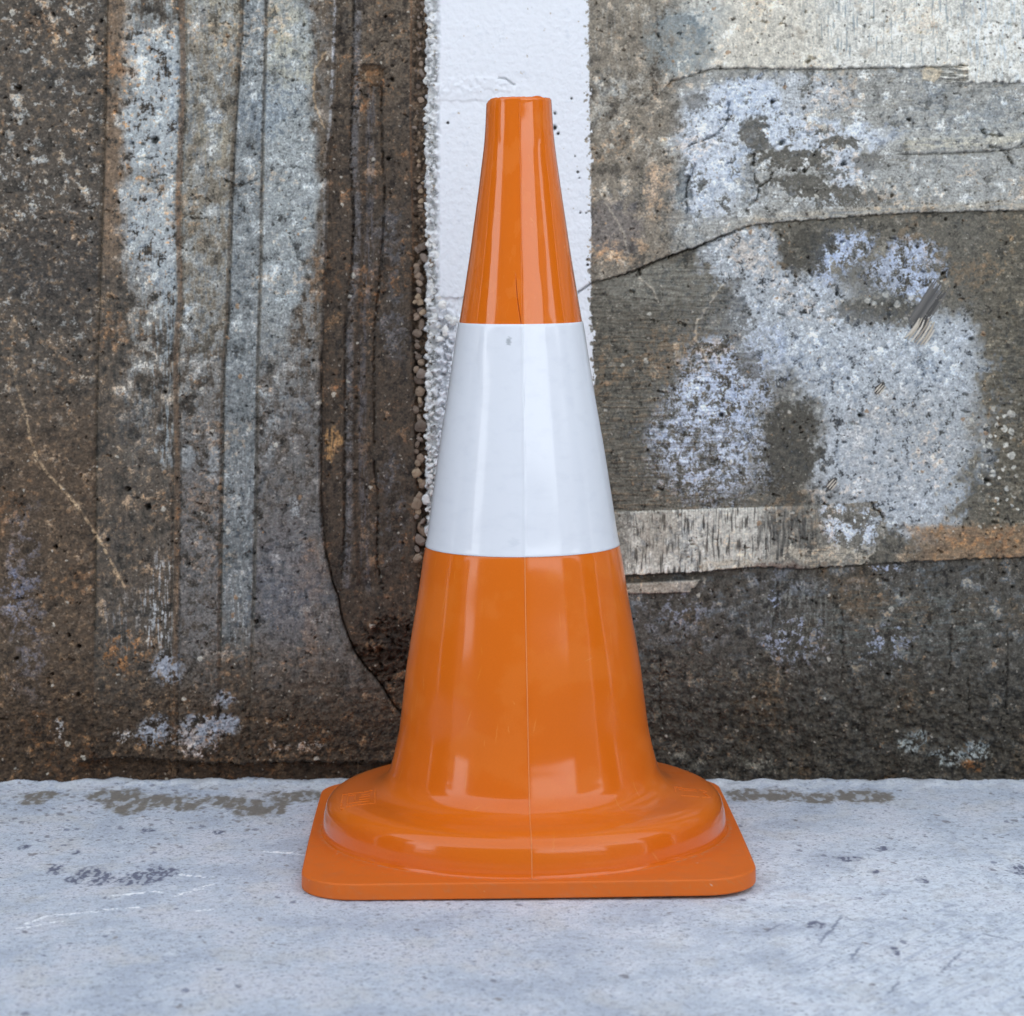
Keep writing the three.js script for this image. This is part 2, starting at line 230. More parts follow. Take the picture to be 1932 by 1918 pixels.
// scattered sand, pebbles flush with the face and air holes, shared by both walls
let gritH = 0, gritF = 0;
function rich(pivot, gain, sat) { const l = (C[0] + C[1] + C[2]) / 3, m = l + (l - pivot) * gain; for (let c = 0; c < 3; c++) C[c] = Math.max(10, Math.min(245, m + (C[c] - l) * sat)); C[2] *= 0.975; }
function grit(x, y, amount, pores) {
  gritH = 0; gritF = 0;
  const wxx = x + nF * 2.6 + nG * 1.1, wyy = y + nF * 2.6 - nG * 1.1, dn = ss(-0.35, 0.45, nL + 0.6 * nM);
  let v = spots(wxx, wyy, 7, 0.22 * amount, 0.7, 2.4, 11);
  if (v > 0) { const a = ss(0, 0.3, v) * 0.8, k = 0.75 + spotH * 0.5; if (spotH < 0.4) mix(182 * k, 174 * k, 164 * k, a); else if (spotH < 0.62) mix(160 * k, 130 * k, 102 * k, a * ss(-0.1, 0.4, nM)); else mix(56 * k, 52 * k, 48 * k, a * 0.85); gritF += ss(0, 0.4, v) * (spotH < 0.62 ? 0.7 : -1.4); }
  v = spots(wxx + 500, wyy + nW * 4, 38, 0.5 * amount * dn, 1.6, 5.8, 23);
  if (v > 0) { const a = ss(0, 0.2, v) * 0.75; if (spotH < 0.6) mix(188, 184, 176, a); else mix(156, 128, 102, a); gritH += 1.2 * ss(0, 0.5, v); }
  v = spots(wxx * 1.15 + nG, wyy * 0.9 + 300 + nF, 15, 0.30 * pores * (0.25 + dn), 1.0, 3.1, 37);
  if (v > 0) gritH -= ss(0, 0.5, v) * spotR * 3.0;
  v = spots(x * 0.75 + nF * 9 + nG * 1.5, y * 1.6 + nF * 8 + 900, 42, 0.42 * pores * (0.2 + dn), 1.6, 6.0, 53);
  if (v > 0) gritH -= ss(0.0, 0.45, v) * 8;
  const m = 1 + 0.17 * nG + 0.12 * nF; C[0] *= m; C[1] *= m; C[2] *= m;
}
// holes and cracks cut into a finished relief
function poreStamps(list) { return list.map(([px, py, r]) => ({ x0: px - r * 1.6, x1: px + r * 1.6, y0: py - r * 1.6, y1: py + r * 1.6, f: (x, y) => { const dx = x - px, dy = y - py, n = fb(x / 6 + px, y / 6, 2), t = Math.sqrt(dx * dx * (0.8 + (py % 4) * 0.15) + dy * dy * (0.75 + (px % 3) * 0.3)) / r + n * 0.45; return -r * 3.2 * (1 - ss(0.4, 0.95, t)); } })); }
function crackStamps(list, depth, width) { return list.map((c) => ({ x0: c.a, x1: c.b, y0: c.c, y1: c.d, f: (x, y) => { const n = fb(x / 9, y / 9, 3), m = pn(x / 13 + 5, y / 13), d = pathDist(c, x + n * 5, y + fb(x / 9 + 40, y / 9, 3) * 5); if (d > 6) return 0; const w = width * (0.55 + 0.75 * ss(-0.4, 0.5, m)); return -depth * (1 - ss(0.2, w, d)) * ss(-0.55, -0.2, m); } })); }

const LA = [[1236, 190], [1248, 172], [1266, 152], [1310, 141], [1345, 128], [1433, 129], [1522, 130], [1654, 128], [1742, 126], [1826, 123]];
const LC = [[1060, 562], [1090, 551], [1116, 533], [1143, 526], [1178, 518], [1204, 507], [1257, 485], [1310, 467], [1372, 441], [1411, 425], [1477, 418.5], [1566, 412], [1676, 403], [1830, 399], [1960, 396]];
const LDT = [[1100, 968], [1161, 966], [1363, 959], [1550, 954], [1660, 946]];
const LDB = [[1100, 1090], [1175, 1086], [1306, 1081], [1433, 1069], [1503, 1074], [1691, 1062], [1832, 1055], [1960, 1050]];
const CR_R = [[[1376, 192], [1374, 212], [1372, 233], [1345, 258], [1320, 268], [1296, 276]], [[1310, 312], [1300, 340], [1294, 370], [1297, 396], [1294, 414]], [[1422, 291], [1425, 339], [1434, 352], [1428, 374], [1411, 392], [1408, 402]], [[1434, 352], [1452, 340], [1458, 326]], [[1204, 505], [1206, 524]], [[1646, 950], [1650, 960], [1668, 976]], [[1866, 276], [1896, 286], [1910, 308]], [[1850, 240], [1862, 256], [1890, 256]], [[1526, 512], [1532, 520]], [[1577, 538], [1582, 556], [1588, 562]]].map(path);
const FISS = [[[1466, 1095], [1467, 1130], [1464, 1165]], [[1588, 1150], [1592, 1220], [1590, 1290]], [[1246, 1248], [1244, 1300], [1252, 1380]], [[1827, 1236], [1829, 1350]], [[1796, 1180], [1793, 1280]], [[1902, 1190], [1900, 1350]], [[1504, 1110], [1540, 1140]]].map(path);
const ROOTS_R = [[[1366, 535], [1340, 570], [1314, 610], [1312, 640], [1330, 670], [1338, 700]], [[1142, 384], [1160, 410], [1176, 440], [1186, 480]], [[1206, 524], [1232, 546], [1242, 570]]].map(path);
const PORES_R = [[1524, 116, 5], [1519, 23, 3], [1384, 36, 3], [1666, 22, 3.2], [1475, 268, 7.5], [1458, 192, 5], [1517, 205, 4.5], [1715, 226, 5.5], [1518, 322, 5.5], [1592, 310, 7], [1498, 322, 3.5], [1683, 369, 4.5], [1138, 243, 3.2], [1186, 300, 3], [1785, 414, 4], [1589, 456, 4.5], [1361, 783, 7], [1313, 777, 3.5], [1479, 811, 3.5], [1625, 785, 7], [1222, 850, 3.5], [1444, 850, 3], [1862, 908, 7], [1727, 954, 4], [1833, 640, 5], [1580, 555, 6], [1780, 516, 4.5], [1351, 1205, 4], [1676, 1274, 5], [1490, 1438, 4], [1912, 1110, 4], [1545, 520, 3], [1642, 575, 3], [1601, 714, 4], [1650, 855, 4], [1690, 870, 4]];
const PORES_S = [[1125, 6, 3.2], [1047, 214, 3], [1053, 252, 3.4], [1047, 241, 4.2], [1126, 37, 2], [1161, 62, 2.4], [1090, 325, 3], [1093, 336, 2], [1095, 402, 2.2], [1106, 402, 2.2], [1108, 490, 2.4], [1109, 500, 3], [1085, 295, 2], [1078, 186, 2.6], [845, 232, 3.5]];
const stripeEdge = (y) => lineAt([[1111, -40], [1112, 120], [1115, 300], [1117, 480], [1116, 540], [1114, 560], [1119, 640], [1122, 720], [1124, 900], [1126, 1500]], y, 1);

function rightWall(x, y) {
  noises(x, y);
  let h = 0, fine = 0.5 * nG + 0.6 * nF;
  const yC = lineAt(LC, x) + nF * 2.6 + nM * 2.5 * (1 - ss(1380, 1440, x)), dC = y - yC, low = ss(1150, 1400, y + nM * 60), yDT = lineAt(LDT, x), yDB = lineAt(LDB, x) + nF * 2.5;
  const edge = stripeEdge(y) + nF * 2.0 + nG * 1.2 + nM * 2.2 + 5 * ss(0.3, 0.5, -nW), paint = 1 - ss(-1, 1.2, x - edge);
  C[0] = 117; C[1] = 113; C[2] = 105;
  mix(92, 90, 84, 0.6 * ss(0, 0.5, -nB)); mix(144, 142, 138, 0.5 * brk(0.1, 0.5));
  if (dC < 0) {
    // upper lift
    const tan = 1 - ss(1230, 1330, x + nM * 50);
    mix(147, 136, 122, 0.65 * tan); mix(172, 168, 160, 0.55 * tan * ss(0.08, 0.26, 0.55 * nW + 0.4 * nM + 0.15 * nG)); mix(100, 98, 94, 0.5 * tan * ss(0.2, 0.36, 0.5 * nK - 0.4 * nM)); mix(166, 140, 114, 0.42 * tan * brk(0.1, 0.5)); mix(104, 98, 90, 0.5 * tan * ss(0.1, 0.5, -nM)); mix(160, 158, 152, 0.65 * (blob(1150, 205, 34, 70) + blob(1210, 170, 50, 30) + blob(1250, 290, 40, 40)) * brk(-0.3, 0.3));
    mix(118, 112, 112, 0.6 * blob(1150, 430, 60, 50)); mix(190, 152, 118, 0.5 * (blob(1160, 480, 80, 26) + blob(1240, 360, 40, 60)) * brk(-0.2, 0.3));
    const aY = lineAt(LA, x) + nF * 2.2 + nM * 2.5 + (x > 1826 ? 33 + nF * 2 : 0), xl = 1240 + nM * 26 + nW * 18, up = x > xl ? (x > 1770 ? (y < aY || (y > 124 && y < 158 && x > 1770 && x < 1830 && nH > 0.1) ? 1 : 0) : (y < aY ? 1 : 0)) : 0;
    const top = 1 - ss(120, 175, y + nM * 20);
    if (up || x <= xl) {
      const k = up ? 1 : top * 0.8;
      mix(208, 206, 200, 0.92 * k * ss(1215, 1340, x + nM * 60)); mix(222, 220, 214, 0.55 * k * ss(1300, 1480, x + nM * 80) * brk(-0.2, 0.4)); mix(158, 158, 156, 0.5 * k * vst(0.2, 0.6)); mix(160, 150, 138, 0.6 * k * ss(0.3, 0.4, 0.6 * nW - 0.4 * nM + 0.2 * nG)); mix(126, 140, 150, 0.55 * k * blob(1700, 40, 230, 90, 0.8) * vst(0.2, 0.6));
      mix(120, 131, 138, 0.75 * k * (blob(1275, 82, 66, 66) + blob(1340, 40, 40, 40) * 0.5) * ss(-0.5, 0.2, nB)); mix(186, 178, 164, 0.5 * k * (1 - ss(1500, 1600, x)) * ss(1330, 1400, x)); mix(196, 208, 220, 0.5 * k * blob(1890, 60, 80, 110) * vst(-0.2, 0.5));
      h += 6 * up; fine += 0.7 * nV * k;
    }
    if (!up && x > xl) {
      const body = ss(1250, 1300, x + nM * 20);
      mix(170, 171, 170, 0.72 * body); mix(196, 200, 204, 0.6 * body * ss(0.1, 0.3, 0.5 * nW + 0.4 * nH + 0.2 * nM + 0.15 * nG)); mix(122, 124, 122, 0.55 * body * ss(0.18, 0.36, -0.5 * nW + 0.5 * nH - 0.2 * nM)); mix(176, 164, 144, 0.5 * body * ss(1620, 1700, x) * ss(0.2, 0.35, 0.5 * nH - 0.4 * nW)); mix(186, 194, 208, 0.88 * body * (blob(1340, 250, 80, 80) + blob(1400, 200, 70, 50) + blob(1480, 180, 130, 40) * 0.6 + blob(1340, 350, 60, 60) + blob(1560, 260, 120, 30) + blob(1600, 320, 40, 40) + blob(1470, 240, 60, 30)) * brk(-0.4, -0.05));
      mix(96, 93, 86, 0.86 * (blob(1425, 255, 32, 36, 0.3, 0.6) + blob(1495, 300, 76, 20, 0.3, 0.7) + blob(1510, 345, 60, 16, 0.3, 0.8) + blob(1580, 368, 90, 18, 0.35, 0.8) + blob(1590, 270, 46, 12, 0.3, 0.7) + blob(1640, 305, 36, 18) * 0.7 + blob(1312, 195, 24, 16) * 0.6) * brk(-0.4, -0.1));
      mix(170, 176, 184, 0.7 * (blob(1395, 375, 60, 30) + blob(1560, 385, 40, 12)) * brk(-0.2, 0.3)); mix(158, 160, 160, 0.7 * blob(1780, 340, 160, 50) * brk(-0.5, 0.2)); mix(116, 121, 124, 0.55 * blob(1830, 205, 120, 44) * hst(-0.1, 0.4)); mix(190, 192, 190, 0.55 * blob(1850, 230, 120, 30) * hst(-0.1, 0.5));
      fine += 0.6 * nH;
      const lB = y - lineAt([[1690, 291], [1786, 289], [1887, 284], [1960, 270]], x) - nF * 2; if (x > 1685) { const on = ss(1685, 1720, x); mix(186, 180, 164, 0.7 * on * (1 - ss(2, 18, Math.abs(lB + 18))) * hst(-0.6, 0.3)); h += on * 4 * ss(-34, -24, lB) * (1 - ss(-1.5, 1, lB)) - on * 6 * (1 - ss(0, 2.5, Math.abs(lB - 1))); }
    }
    mix(176, 164, 146, 0.7 * ss(-24, -8, dC) * ss(1360, 1440, x) * hst(-0.5, 0.3)); mix(120, 124, 126, 0.6 * ss(-12, -4, dC) * ss(1380, 1440, x) * hst(0.0, 0.4));
    const pk = blob(1290, 352, 14, 34, 0.3, 0.5); h -= 7 * pk; mix(112, 116, 116, 0.6 * pk);
    { const k = blob(1755, 140, 18, 16, 0.3, 0.3); mix(196, 182, 160, 0.85 * k); h += 2.5 * k; }
    h += 3.5;
  } else if (y < yDT + nF * 1.5 || (x > 1655 + nM * 30 + nW * 26 && y < yDB)) {
    // middle lift: olive grey with a lime bloom
    mix(104, 100, 91, 0.62); mix(84, 82, 76, 0.5 * ss(0.1, 0.5, -nB));
    const left = 1 - ss(1330, 1440, x + nM * 60 - (y - 520) * 0.12);
    mix(92, 87, 78, 0.5 * left * hst(-0.1, 0.4)); mix(146, 126, 104, 0.45 * left * hst(0.1, 0.55) * ss(560, 700, y)); mix(134, 132, 124, 0.6 * blob(1240, 535, 110, 40)); h += left * 1.6 * nH; fine += 0.9 * left * nH;
    mix(138, 141, 143, 0.55 * blob(1560, 720, 300, 230, 0.5, 0.6) * ss(-0.3, 0.05, 0.6 * nW + 0.4 * nM + 0.2 * nG));
    const bloom = (blob(1400, 480, 80, 60) + blob(1480, 600, 110, 90) + blob(1600, 680, 120, 90) + blob(1560, 560, 60, 40) * 0.5 + blob(1710, 790, 160, 170, 0.4) + blob(1780, 660, 90, 70) + blob(1620, 900, 90, 90) * 0.8 + blob(1740, 950, 70, 70));
    mix(170, 176, 184, 0.9 * bloom * brk(-0.55, -0.15)); mix(192, 201, 216, 0.75 * bloom * brk(0.0, 0.45)); mix(160, 152, 142, 0.5 * blob(1700, 840, 130, 130, 0.7) * brk(-0.1, 0.4)); mix(104, 112, 122, 0.45 * bloom * ss(0.2, 0.6, -nB));
    const lace = ss(0.16, 0.03, Math.abs(fb((x + 8 * nW) / 15, (y + 8 * nF) / 15, 3))) * 0.75 , p2 = blob(1335, 835, 120, 125, 0.35, 0.55) + blob(1340, 720, 64, 84, 0.4, 0.6) + blob(1405, 730, 62, 70, 0.4, 0.6) * 0.8 + blob(1450, 660, 50, 50, 0.4, 0.6) * 0.7;
    mix(176, 186, 208, 0.9 * p2 * Math.max(lace * 0.85, brk(-0.12, 0.2)));
    mix(172, 184, 210, 0.9 * (blob(1600, 470, 60, 36, 0.4, 0.9) + blob(1560, 500, 34, 46, 0.4, 0.9) + blob(1720, 480, 60, 34, 0.4, 0.9) + blob(1740, 540, 40, 34, 0.4, 0.9) + blob(1680, 520, 50, 34, 0.4, 0.9) * 0.8) * Math.max(lace * 0.7, brk(-0.2, 0.1)));
    mix(86, 83, 76, 0.85 * (blob(1492, 850, 56, 100, 0.3, 0.7) + blob(1520, 470, 50, 40, 0.4) + blob(1660, 590, 90, 26, 0.4) * 0.7 + blob(1385, 590, 26, 60, 0.4, 0.7) * 0.5 + blob(1415, 690, 26, 34, 0.4, 0.8) * 0.6) * brk(-0.45, -0.1));
    const rr = ss(1800, 1900, x + nM * 40 - Math.max(0, 560 - y) * 0.3); mix(100, 94, 82, 0.7 * rr * brk(-0.6, 0.1)); mix(134, 128, 116, 0.5 * rr * hst(0.0, 0.4)); mix(140, 116, 86, 0.45 * rr * brk(0.2, 0.55)); h += rr * 5 * fb(x / 14, y / 14, 3) * ss(520, 600, y);
    mix(196, 194, 188, 0.9 * (blob(1885, 850, 40, 90) + blob(1900, 960, 40, 30) + blob(1690, 575, 60, 26) * 0.7) * ss(0.05, 0.3, spots(x + nF * 3, y + nF * 3, 15, 0.6, 3, 9, 91)));
    if (x > 1640 && y > 980) { const k = ss(1690, 1760, x + nM * 30) * ss(985, 1000, y + nF * 5); mix(152, 126, 100, 0.8 * k); mix(176, 130, 86, 0.5 * k * brk(0, 0.4)); mix(112, 94, 80, 0.5 * k * hst(0, 0.4)); h += 2.5 * k; }
    h += -2.5 * (1 - ss(0, 60, dC)) * 0.4;
  } else if (y < yDB) {
    // whitewashed board mark
    mix(150, 147, 140, 0.5); const w = (1 - ss(1400, 1520, x + nM * 50)) * ss(1165, 1205, x + nF * 8);
    mix(200, 197, 190, 0.9 * w); mix(84, 82, 78, 0.85 * w * ss(0.08, 0.42, pn(x / 3.4 + nM * 0.8, y / 46) * 0.6 + pn(x / 7 + 3, y / 30) * 0.5 + nM * 0.35 + nG * 0.12)); mix(106, 104, 98, 0.55 * ss(1420, 1520, x) * vst(-0.2, 0.3)); mix(132, 122, 108, 0.7 * blob(1240, 1000, 40, 60) * 0.5);
    mix(190, 199, 216, 0.95 * (blob(1600, 1005, 54, 44, 0.4, 0.8) + blob(1570, 965, 30, 18, 0.4, 0.9) + blob(1640, 1000, 22, 50, 0.4, 0.8)) * brk(-0.1, 0.2)); mix(186, 176, 160, 0.8 * (blob(1560, 1045, 100, 14, 0.5) + blob(1400, 1068, 90, 12, 0.5)) * hst(-0.7, 0.2)); mix(84, 84, 82, 0.7 * blob(1480, 1005, 50, 40, 0.6) * vst(-0.3, 0.2)); mix(112, 92, 84, 0.6 * blob(1460, 1072, 50, 10));
    h += (3.5 + 1.2 * nV) * (1 - ss(1560, 1640, x)) - 3 * (1 - ss(0, 3, Math.abs(y - yDT))) * (1 - ss(1580, 1640, x)); fine += 0.9 * nV;
  } else {
    // the dark foot of the wall
    mix(86, 83, 78, 0.82); mix(118, 118, 118, 0.6 * brk(0.12, 0.34)); mix(96, 104, 112, 0.6 * ss(0.1, 0.3, 0.6 * nM + 0.5 * nK + 0.3 * nH)); mix(104, 92, 76, 0.5 * ss(0.15, 0.35, 0.6 * nL - 0.5 * nW + 0.2 * nG)); mix(58, 55, 51, 0.5 * ss(0.05, 0.5, -nB)); h -= 4;
    mix(112, 116, 126, 0.6 * (blob(1260, 1170, 70, 50) + blob(1330, 1180, 60, 60) * 0.6 + blob(1480, 1110, 60, 40)) * brk(-0.1, 0.35)); mix(104, 110, 108, 0.5 * blob(1700, 1180, 200, 70) * hst(-0.2, 0.4));
    mix(160, 170, 200, 0.9 * (blob(1500, 1220, 80, 70, 0.5, 0.9) * 0.9 + blob(1680, 1230, 60, 60, 0.4, 1) * 0.9 + blob(1460, 1140, 16, 30, 0.4, 0.8) + blob(1660, 1075, 60, 20, 0.4, 1) + blob(1300, 1150, 70, 40, 0.4, 1) * 0.5) * brk(0.06, 0.24)); mix(128, 130, 126, 0.55 * blob(1500, 1150, 70, 70, 0.5, 0.6) * vst(0.0, 0.4)); mix(140, 122, 98, 0.5 * (blob(1280, 1275, 60, 26) + blob(1420, 1290, 90, 26)) * brk(0.0, 0.3)); mix(140, 124, 98, 0.4 * brk(0.36, 0.6));
    h += 2.2 * (y < 1300 ? nV * 0.5 : 0);
    // the little slab that stands proud
    const st = lineAt([[1100, 1104], [1177, 1102], [1260, 1098], [1330, 1094]], x) + nF * 1.5, sb = lineAt([[1100, 1122], [1180, 1121], [1297, 1119], [1330, 1112]], x) + nF * 1.5;
    const sl = ss(-1.2, 1.2, y - st) * (1 - ss(-1.2, 1.2, y - sb)) * (1 - ss(-2, 2, x - (1322 - (y - 1094) * 0.9) - nF * 4)); h += 7 * sl; mix(182, 172, 160, 0.82 * sl); mix(140, 130, 118, 0.5 * sl * hst(0, 0.4));
    const gp = ss(0, 2, y - yDB) * (1 - ss(-3, 1, y - st)) * (1 - ss(1360, 1420, x)); h -= 7 * gp;
  }
  if (low > 0) { mix(74, 68, 58, 0.62 * low); mix(110, 92, 72, 0.5 * low * brk(0.22, 0.52)); mix(50, 46, 42, 0.5 * low * ss(0.1, 0.45, -nF)); h += low * (12 * fb(x / 30, y / 19, 3) + 3 * fb(x / 7, y / 6, 2)) - 5 * ss(1440, 1475, y); fine += low * 1.3 * fb(x / 4, y / 4, 2);
    mix(150, 158, 160, 0.9 * (blob(1725, 1405, 34, 26, 0.4, 0.9) + blob(1790, 1432, 44, 22, 0.4, 0.9) + blob(1845, 1418, 30, 26, 0.4, 0.9)) * brk(-0.15, 0.2)); mix(150, 98, 56, 0.8 * blob(1836, 1448, 22, 14) * brk(-0.3, 0.3)); mix(128, 126, 116, 0.6 * (blob(1440, 1450, 60, 22) + blob(1300, 1440, 40, 20)) * brk(-0.1, 0.4)); }
  // long ledges and cracks
  if (Math.abs(dC) < 12) { const br = ss(1130, 1190, x) * (1 - ss(1360, 1420, x)); h -= (7 + 9 * br) * (1 - ss(0.2, 1.3 + 2.0 * br * ss(-0.3, 0.6, nM + nF) + 0.7 * ss(0, 0.5, nK), Math.abs(dC - 1.0))) * (br > 0.5 ? 1 : 0.4 + 0.6 * ss(-0.3, 0.2, nM + nF)); h -= 6 * br * (1 - ss(2, 9, dC)) * ss(-1, 1, dC) * ss(-0.2, 0.3, nW); }
  { const t = y - yDB; if (t > -6 && t < 8) h -= 5 * (1 - ss(0, 1.4 + 1.4 * ss(-0.2, 0.4, nK), Math.abs(t - 1.4))) * (0.35 + 0.65 * ss(-0.3, 0.2, nM + nF)); }
  if (x > 1260 && x < 1826 && y < 200) { const t = y - lineAt(LA, x) - nF * 2.2 - nM * 2.5; if (Math.abs(t) < 6) h -= 6 * (1 - ss(0, 1.4 + 1.6 * ss(-0.2, 0.4, nK), Math.abs(t - 1))); }
  for (const c of ROOTS_R) { const d = pathDist(c, x + nF * 4, y + nF * 2); if (d < 6) { const k = 1 - ss(0.8, 3.4, d + nG); mix(182, 172, 158, 0.6 * k); h += 1.2 * k; } }
  const rawC = [C[0], C[1], C[2]];
  if (paint < 0.5) weather(x, y, dC < 0 && y < 130 ? 0.55 : 0.9); grit(x, y, paint > 0.5 ? 0.5 : 1, paint > 0.5 ? 0.08 : 1); rich(112, 0.2, 1.0);
  if (paint > 0) {
    // white paint: smooths the grain, runs over the broken arris, leaves out the deep holes
    let v = 0; const arris = 1 - ss(818, 832, x + nF * 3);
    const chips = ss(0.62, 0.74, nF * 0.7 + nG * 0.35 + 0.2 * nW + 0.62 * ss(-20, 2, x - edge) + 0.28 * arris);
    mix(rawC[0], rawC[1], rawC[2], 0); mix(233, 236, 240, paint * (1 - 0.9 * chips)); mix(214, 219, 226, 0.5 * paint * (1 - chips) * brk(0.25, 0.6)); mix(222, 222, 218, 0.5 * paint * arris * (1 - chips));
    let hp = 3.5 + 0.35 * nF + 0.4 * nM + 0.2 * nG;
    if (dC > 0) hp -= 4;
    hp -= 15 * (1 - ss(0.3, 2.6, Math.abs(dC - 1.2))) * ss(1085, 1092, x);
    // brush and trowel marks
    { const t = y - lineAt([[820, 150], [860, 146], [930, 146], [955, 150], [968, 160]], x) - nF; hp += 1.3 * ss(-2.5, 2, t) * (1 - ss(16, 44, t)) * ss(-0.4, 0.2, nM + nF) * (1 - ss(950, 985, x)); if (x > 940 && x < 972) hp -= 7 * (1 - ss(0.4, 2.2, Math.abs(t))); }
    { const d = Math.hypot((x - 985) / 24, (y - 178) / 20) + nF * 0.1; hp += 1.2 * (1 - ss(0.7, 1.05, d)); }
    { const t = y - 190 - nF * 2; hp -= 1.6 * ss(-1, 1, t) * (1 - ss(0, 40, t)) * (1 - ss(930, 960, x)); }
    const gx = x - 827 - nF * 1.4; hp -= 4 * (1 - ss(0.3, 2.2, Math.abs(gx))) * (0.4 + 0.6 * ss(-0.2, 0.3, nM));
    for (const [px, py, r] of PORES_S) { const d = Math.hypot(x - px, y - py) / r + nF * 0.2; if (d < 1.3) v = Math.max(v, 1 - ss(0.6, 0.9, d)); }
    if (v > 0) mix(74, 72, 70, 0.8 * v);
    // the broken arris: lumps of painted aggregate
    const lum = Math.max(spots(x + nF * 4, y + nF * 4, 13, 0.8, 4, 11, 61), spots(x + nF * 3, y + nF * 3 + 70, 7, 0.7, 2, 5, 63)), rough = Math.max(arris, (1 - ss(850, 880, x + nM * 20)) * ss(560, 620, y));
    hp = lerp(hp, hp - 13 + 16 * ss(0, 0.4, lum) * (0.7 + 0.35 * spotH) + 4 * nF + 3 * nK, rough);
    { const t = y - 705 - nF * 4 - (x - 820) * 0.05; if (x < 900) hp -= 10 * (1 - ss(0.5, 3.5, Math.abs(t))); }
    h = lerp(h, hp, paint); fine = lerp(fine, 0.22 * nG + 0.3 * nF + 0.1 * nH + rough * nF, paint);
    h -= chips * 2.4 * paint; gritH *= 1 - 0.8 * paint; gritF *= 1 - 0.8 * paint;
    // beyond the broken edge the face falls away
    h -= 40 * (1 - ss(-3, 5, x - 801 - fb(y / 14, 3.3, 2) * 7 - nF * 4));
  }
  h += gritH; fine += gritF;
  HT = h + fine * 0.5; FINE = fine;
}

const MIR = (t, a, b) => { const w = b - a; let k = ((t - a) % (2 * w) + 2 * w) % (2 * w); if (k > w) k = 2 * w - k; return a + k; };
function ruler(a, b, step, lo, hi) {                                      // fine steps on [a, b], growing steps out to lo and hi
  const r = []; const n = Math.round((b - a) / step);
  for (let i = 0; i <= n; i++) r.push(a + (b - a) * i / n);
  let s = step, t = a; const before = []; while (t > lo + 1e-6) { s = Math.min(s * 1.35, 900); t = Math.max(lo, t - s); before.unshift(t); }
  s = step; t = b; while (t < hi - 1e-6) { s = Math.min(s * 1.35, 900); t = Math.min(hi, t + s); r.push(t); }
  return before.concat(r);
}
function wallSheet(fn, u0, u1, v0, v1, step, uLo, uHi, vLo, tw, th, stamps = []) {
  const us = ruler(u0, u1, step, uLo, uHi), vs = ruler(v0, v1, step, vLo, v1), nu = us.length, nv = vs.length;
  const col = new Uint8Array(tw * th * 4), bmp = new Uint8Array(tw * th * 4), field = new Float32Array(tw * th);   // colour, fine relief and coarse relief, row 0 at the foot
  for (let j = 0; j < th; j++) for (let i = 0; i < tw; i++) {
    fn(u0 + (i + 0.5) / tw * (u1 - u0), v1 - (j + 0.5) / th * (v1 - v0)); const k = (j * tw + i) * 4; field[j * tw + i] = HT;
    for (let c = 0; c < 3; c++) col[k + c] = Math.max(0, Math.min(255, C[c]));
    const f = Math.max(0, Math.min(255, 128 + FINE * 32)); bmp[k] = bmp[k + 1] = bmp[k + 2] = f; col[k + 3] = bmp[k + 3] = 255;
  }
  for (const st of stamps) for (let j = Math.max(0, Math.floor((v1 - st.y1) / (v1 - v0) * th)); j < Math.min(th, (v1 - st.y0) / (v1 - v0) * th); j++) for (let i = Math.max(0, Math.floor((st.x0 - u0) / (u1 - u0) * tw)); i < Math.min(tw, (st.x1 - u0) / (u1 - u0) * tw); i++) field[j * tw + i] += st.f(u0 + (i + 0.5) / tw * (u1 - u0), v1 - (j + 0.5) / th * (v1 - v0));
  const relief = (u, v) => { const x = Math.min(tw - 1.001, Math.max(0, (u - u0) / (u1 - u0) * tw - 0.5)), y = Math.min(th - 1.001, Math.max(0, (v1 - v) / (v1 - v0) * th - 0.5)), i = Math.floor(x), j = Math.floor(y), k = j * tw + i; return lerp(lerp(field[k], field[k + 1], x - i), lerp(field[k + tw], field[k + tw + 1], x - i), y - j); };
  const H = new Float32Array(nu * nv), pos = new Float32Array(nu * nv * 3), nor = new Float32Array(nu * nv * 3), uv = new Float32Array(nu * nv * 2);
  for (let j = 0; j < nv; j++) for (let i = 0; i < nu; i++) {
    const u = us[i], v = vs[j], out = Math.max(u0 - u, u - u1, v0 - v, 0), k = j * nu + i;
    const f = 1 - ss(10, 160, out); H[k] = (relief(MIR(u, u0, u1), MIR(v, v0, v1)) * f + (1 - f) * 2) * Q;
    pos[k * 3] = wx(u); pos[k * 3 + 1] = wy(v); pos[k * 3 + 2] = H[k]; uv[k * 2] = (u - u0) / (u1 - u0); uv[k * 2 + 1] = 1 - (v - v0) / (v1 - v0);
  }
  for (let j = 0; j < nv; j++) for (let i = 0; i < nu; i++) {
    const a = Math.max(0, i - 1), b = Math.min(nu - 1, i + 1), c = Math.max(0, j - 1), d = Math.min(nv - 1, j + 1), k = j * nu + i;
    const dx = (H[j * nu + b] - H[j * nu + a]) / ((us[b] - us[a]) * Q), dy = -(H[d * nu + i] - H[c * nu + i]) / ((vs[d] - vs[c]) * Q), l = 1 / Math.sqrt(dx * dx + dy * dy + 1);
    nor[k * 3] = -dx * l; nor[k * 3 + 1] = -dy * l; nor[k * 3 + 2] = l;
  }
  const idx = new Uint32Array((nu - 1) * (nv - 1) * 6); let q = 0;
  for (let j = 0; j < nv - 1; j++) for (let i = 0; i < nu - 1; i++) { const a = j * nu + i, b = a + 1, c = a + nu, d = c + 1; idx[q++] = a; idx[q++] = c; idx[q++] = b; idx[q++] = b; idx[q++] = c; idx[q++] = d; }
  const g = new THREE.BufferGeometry(); g.setAttribute('position', new THREE.BufferAttribute(pos, 3)); g.setAttribute('normal', new THREE.BufferAttribute(nor, 3)); g.setAttribute('uv', new THREE.BufferAttribute(uv, 2)); g.setIndex(new THREE.BufferAttribute(idx, 1));
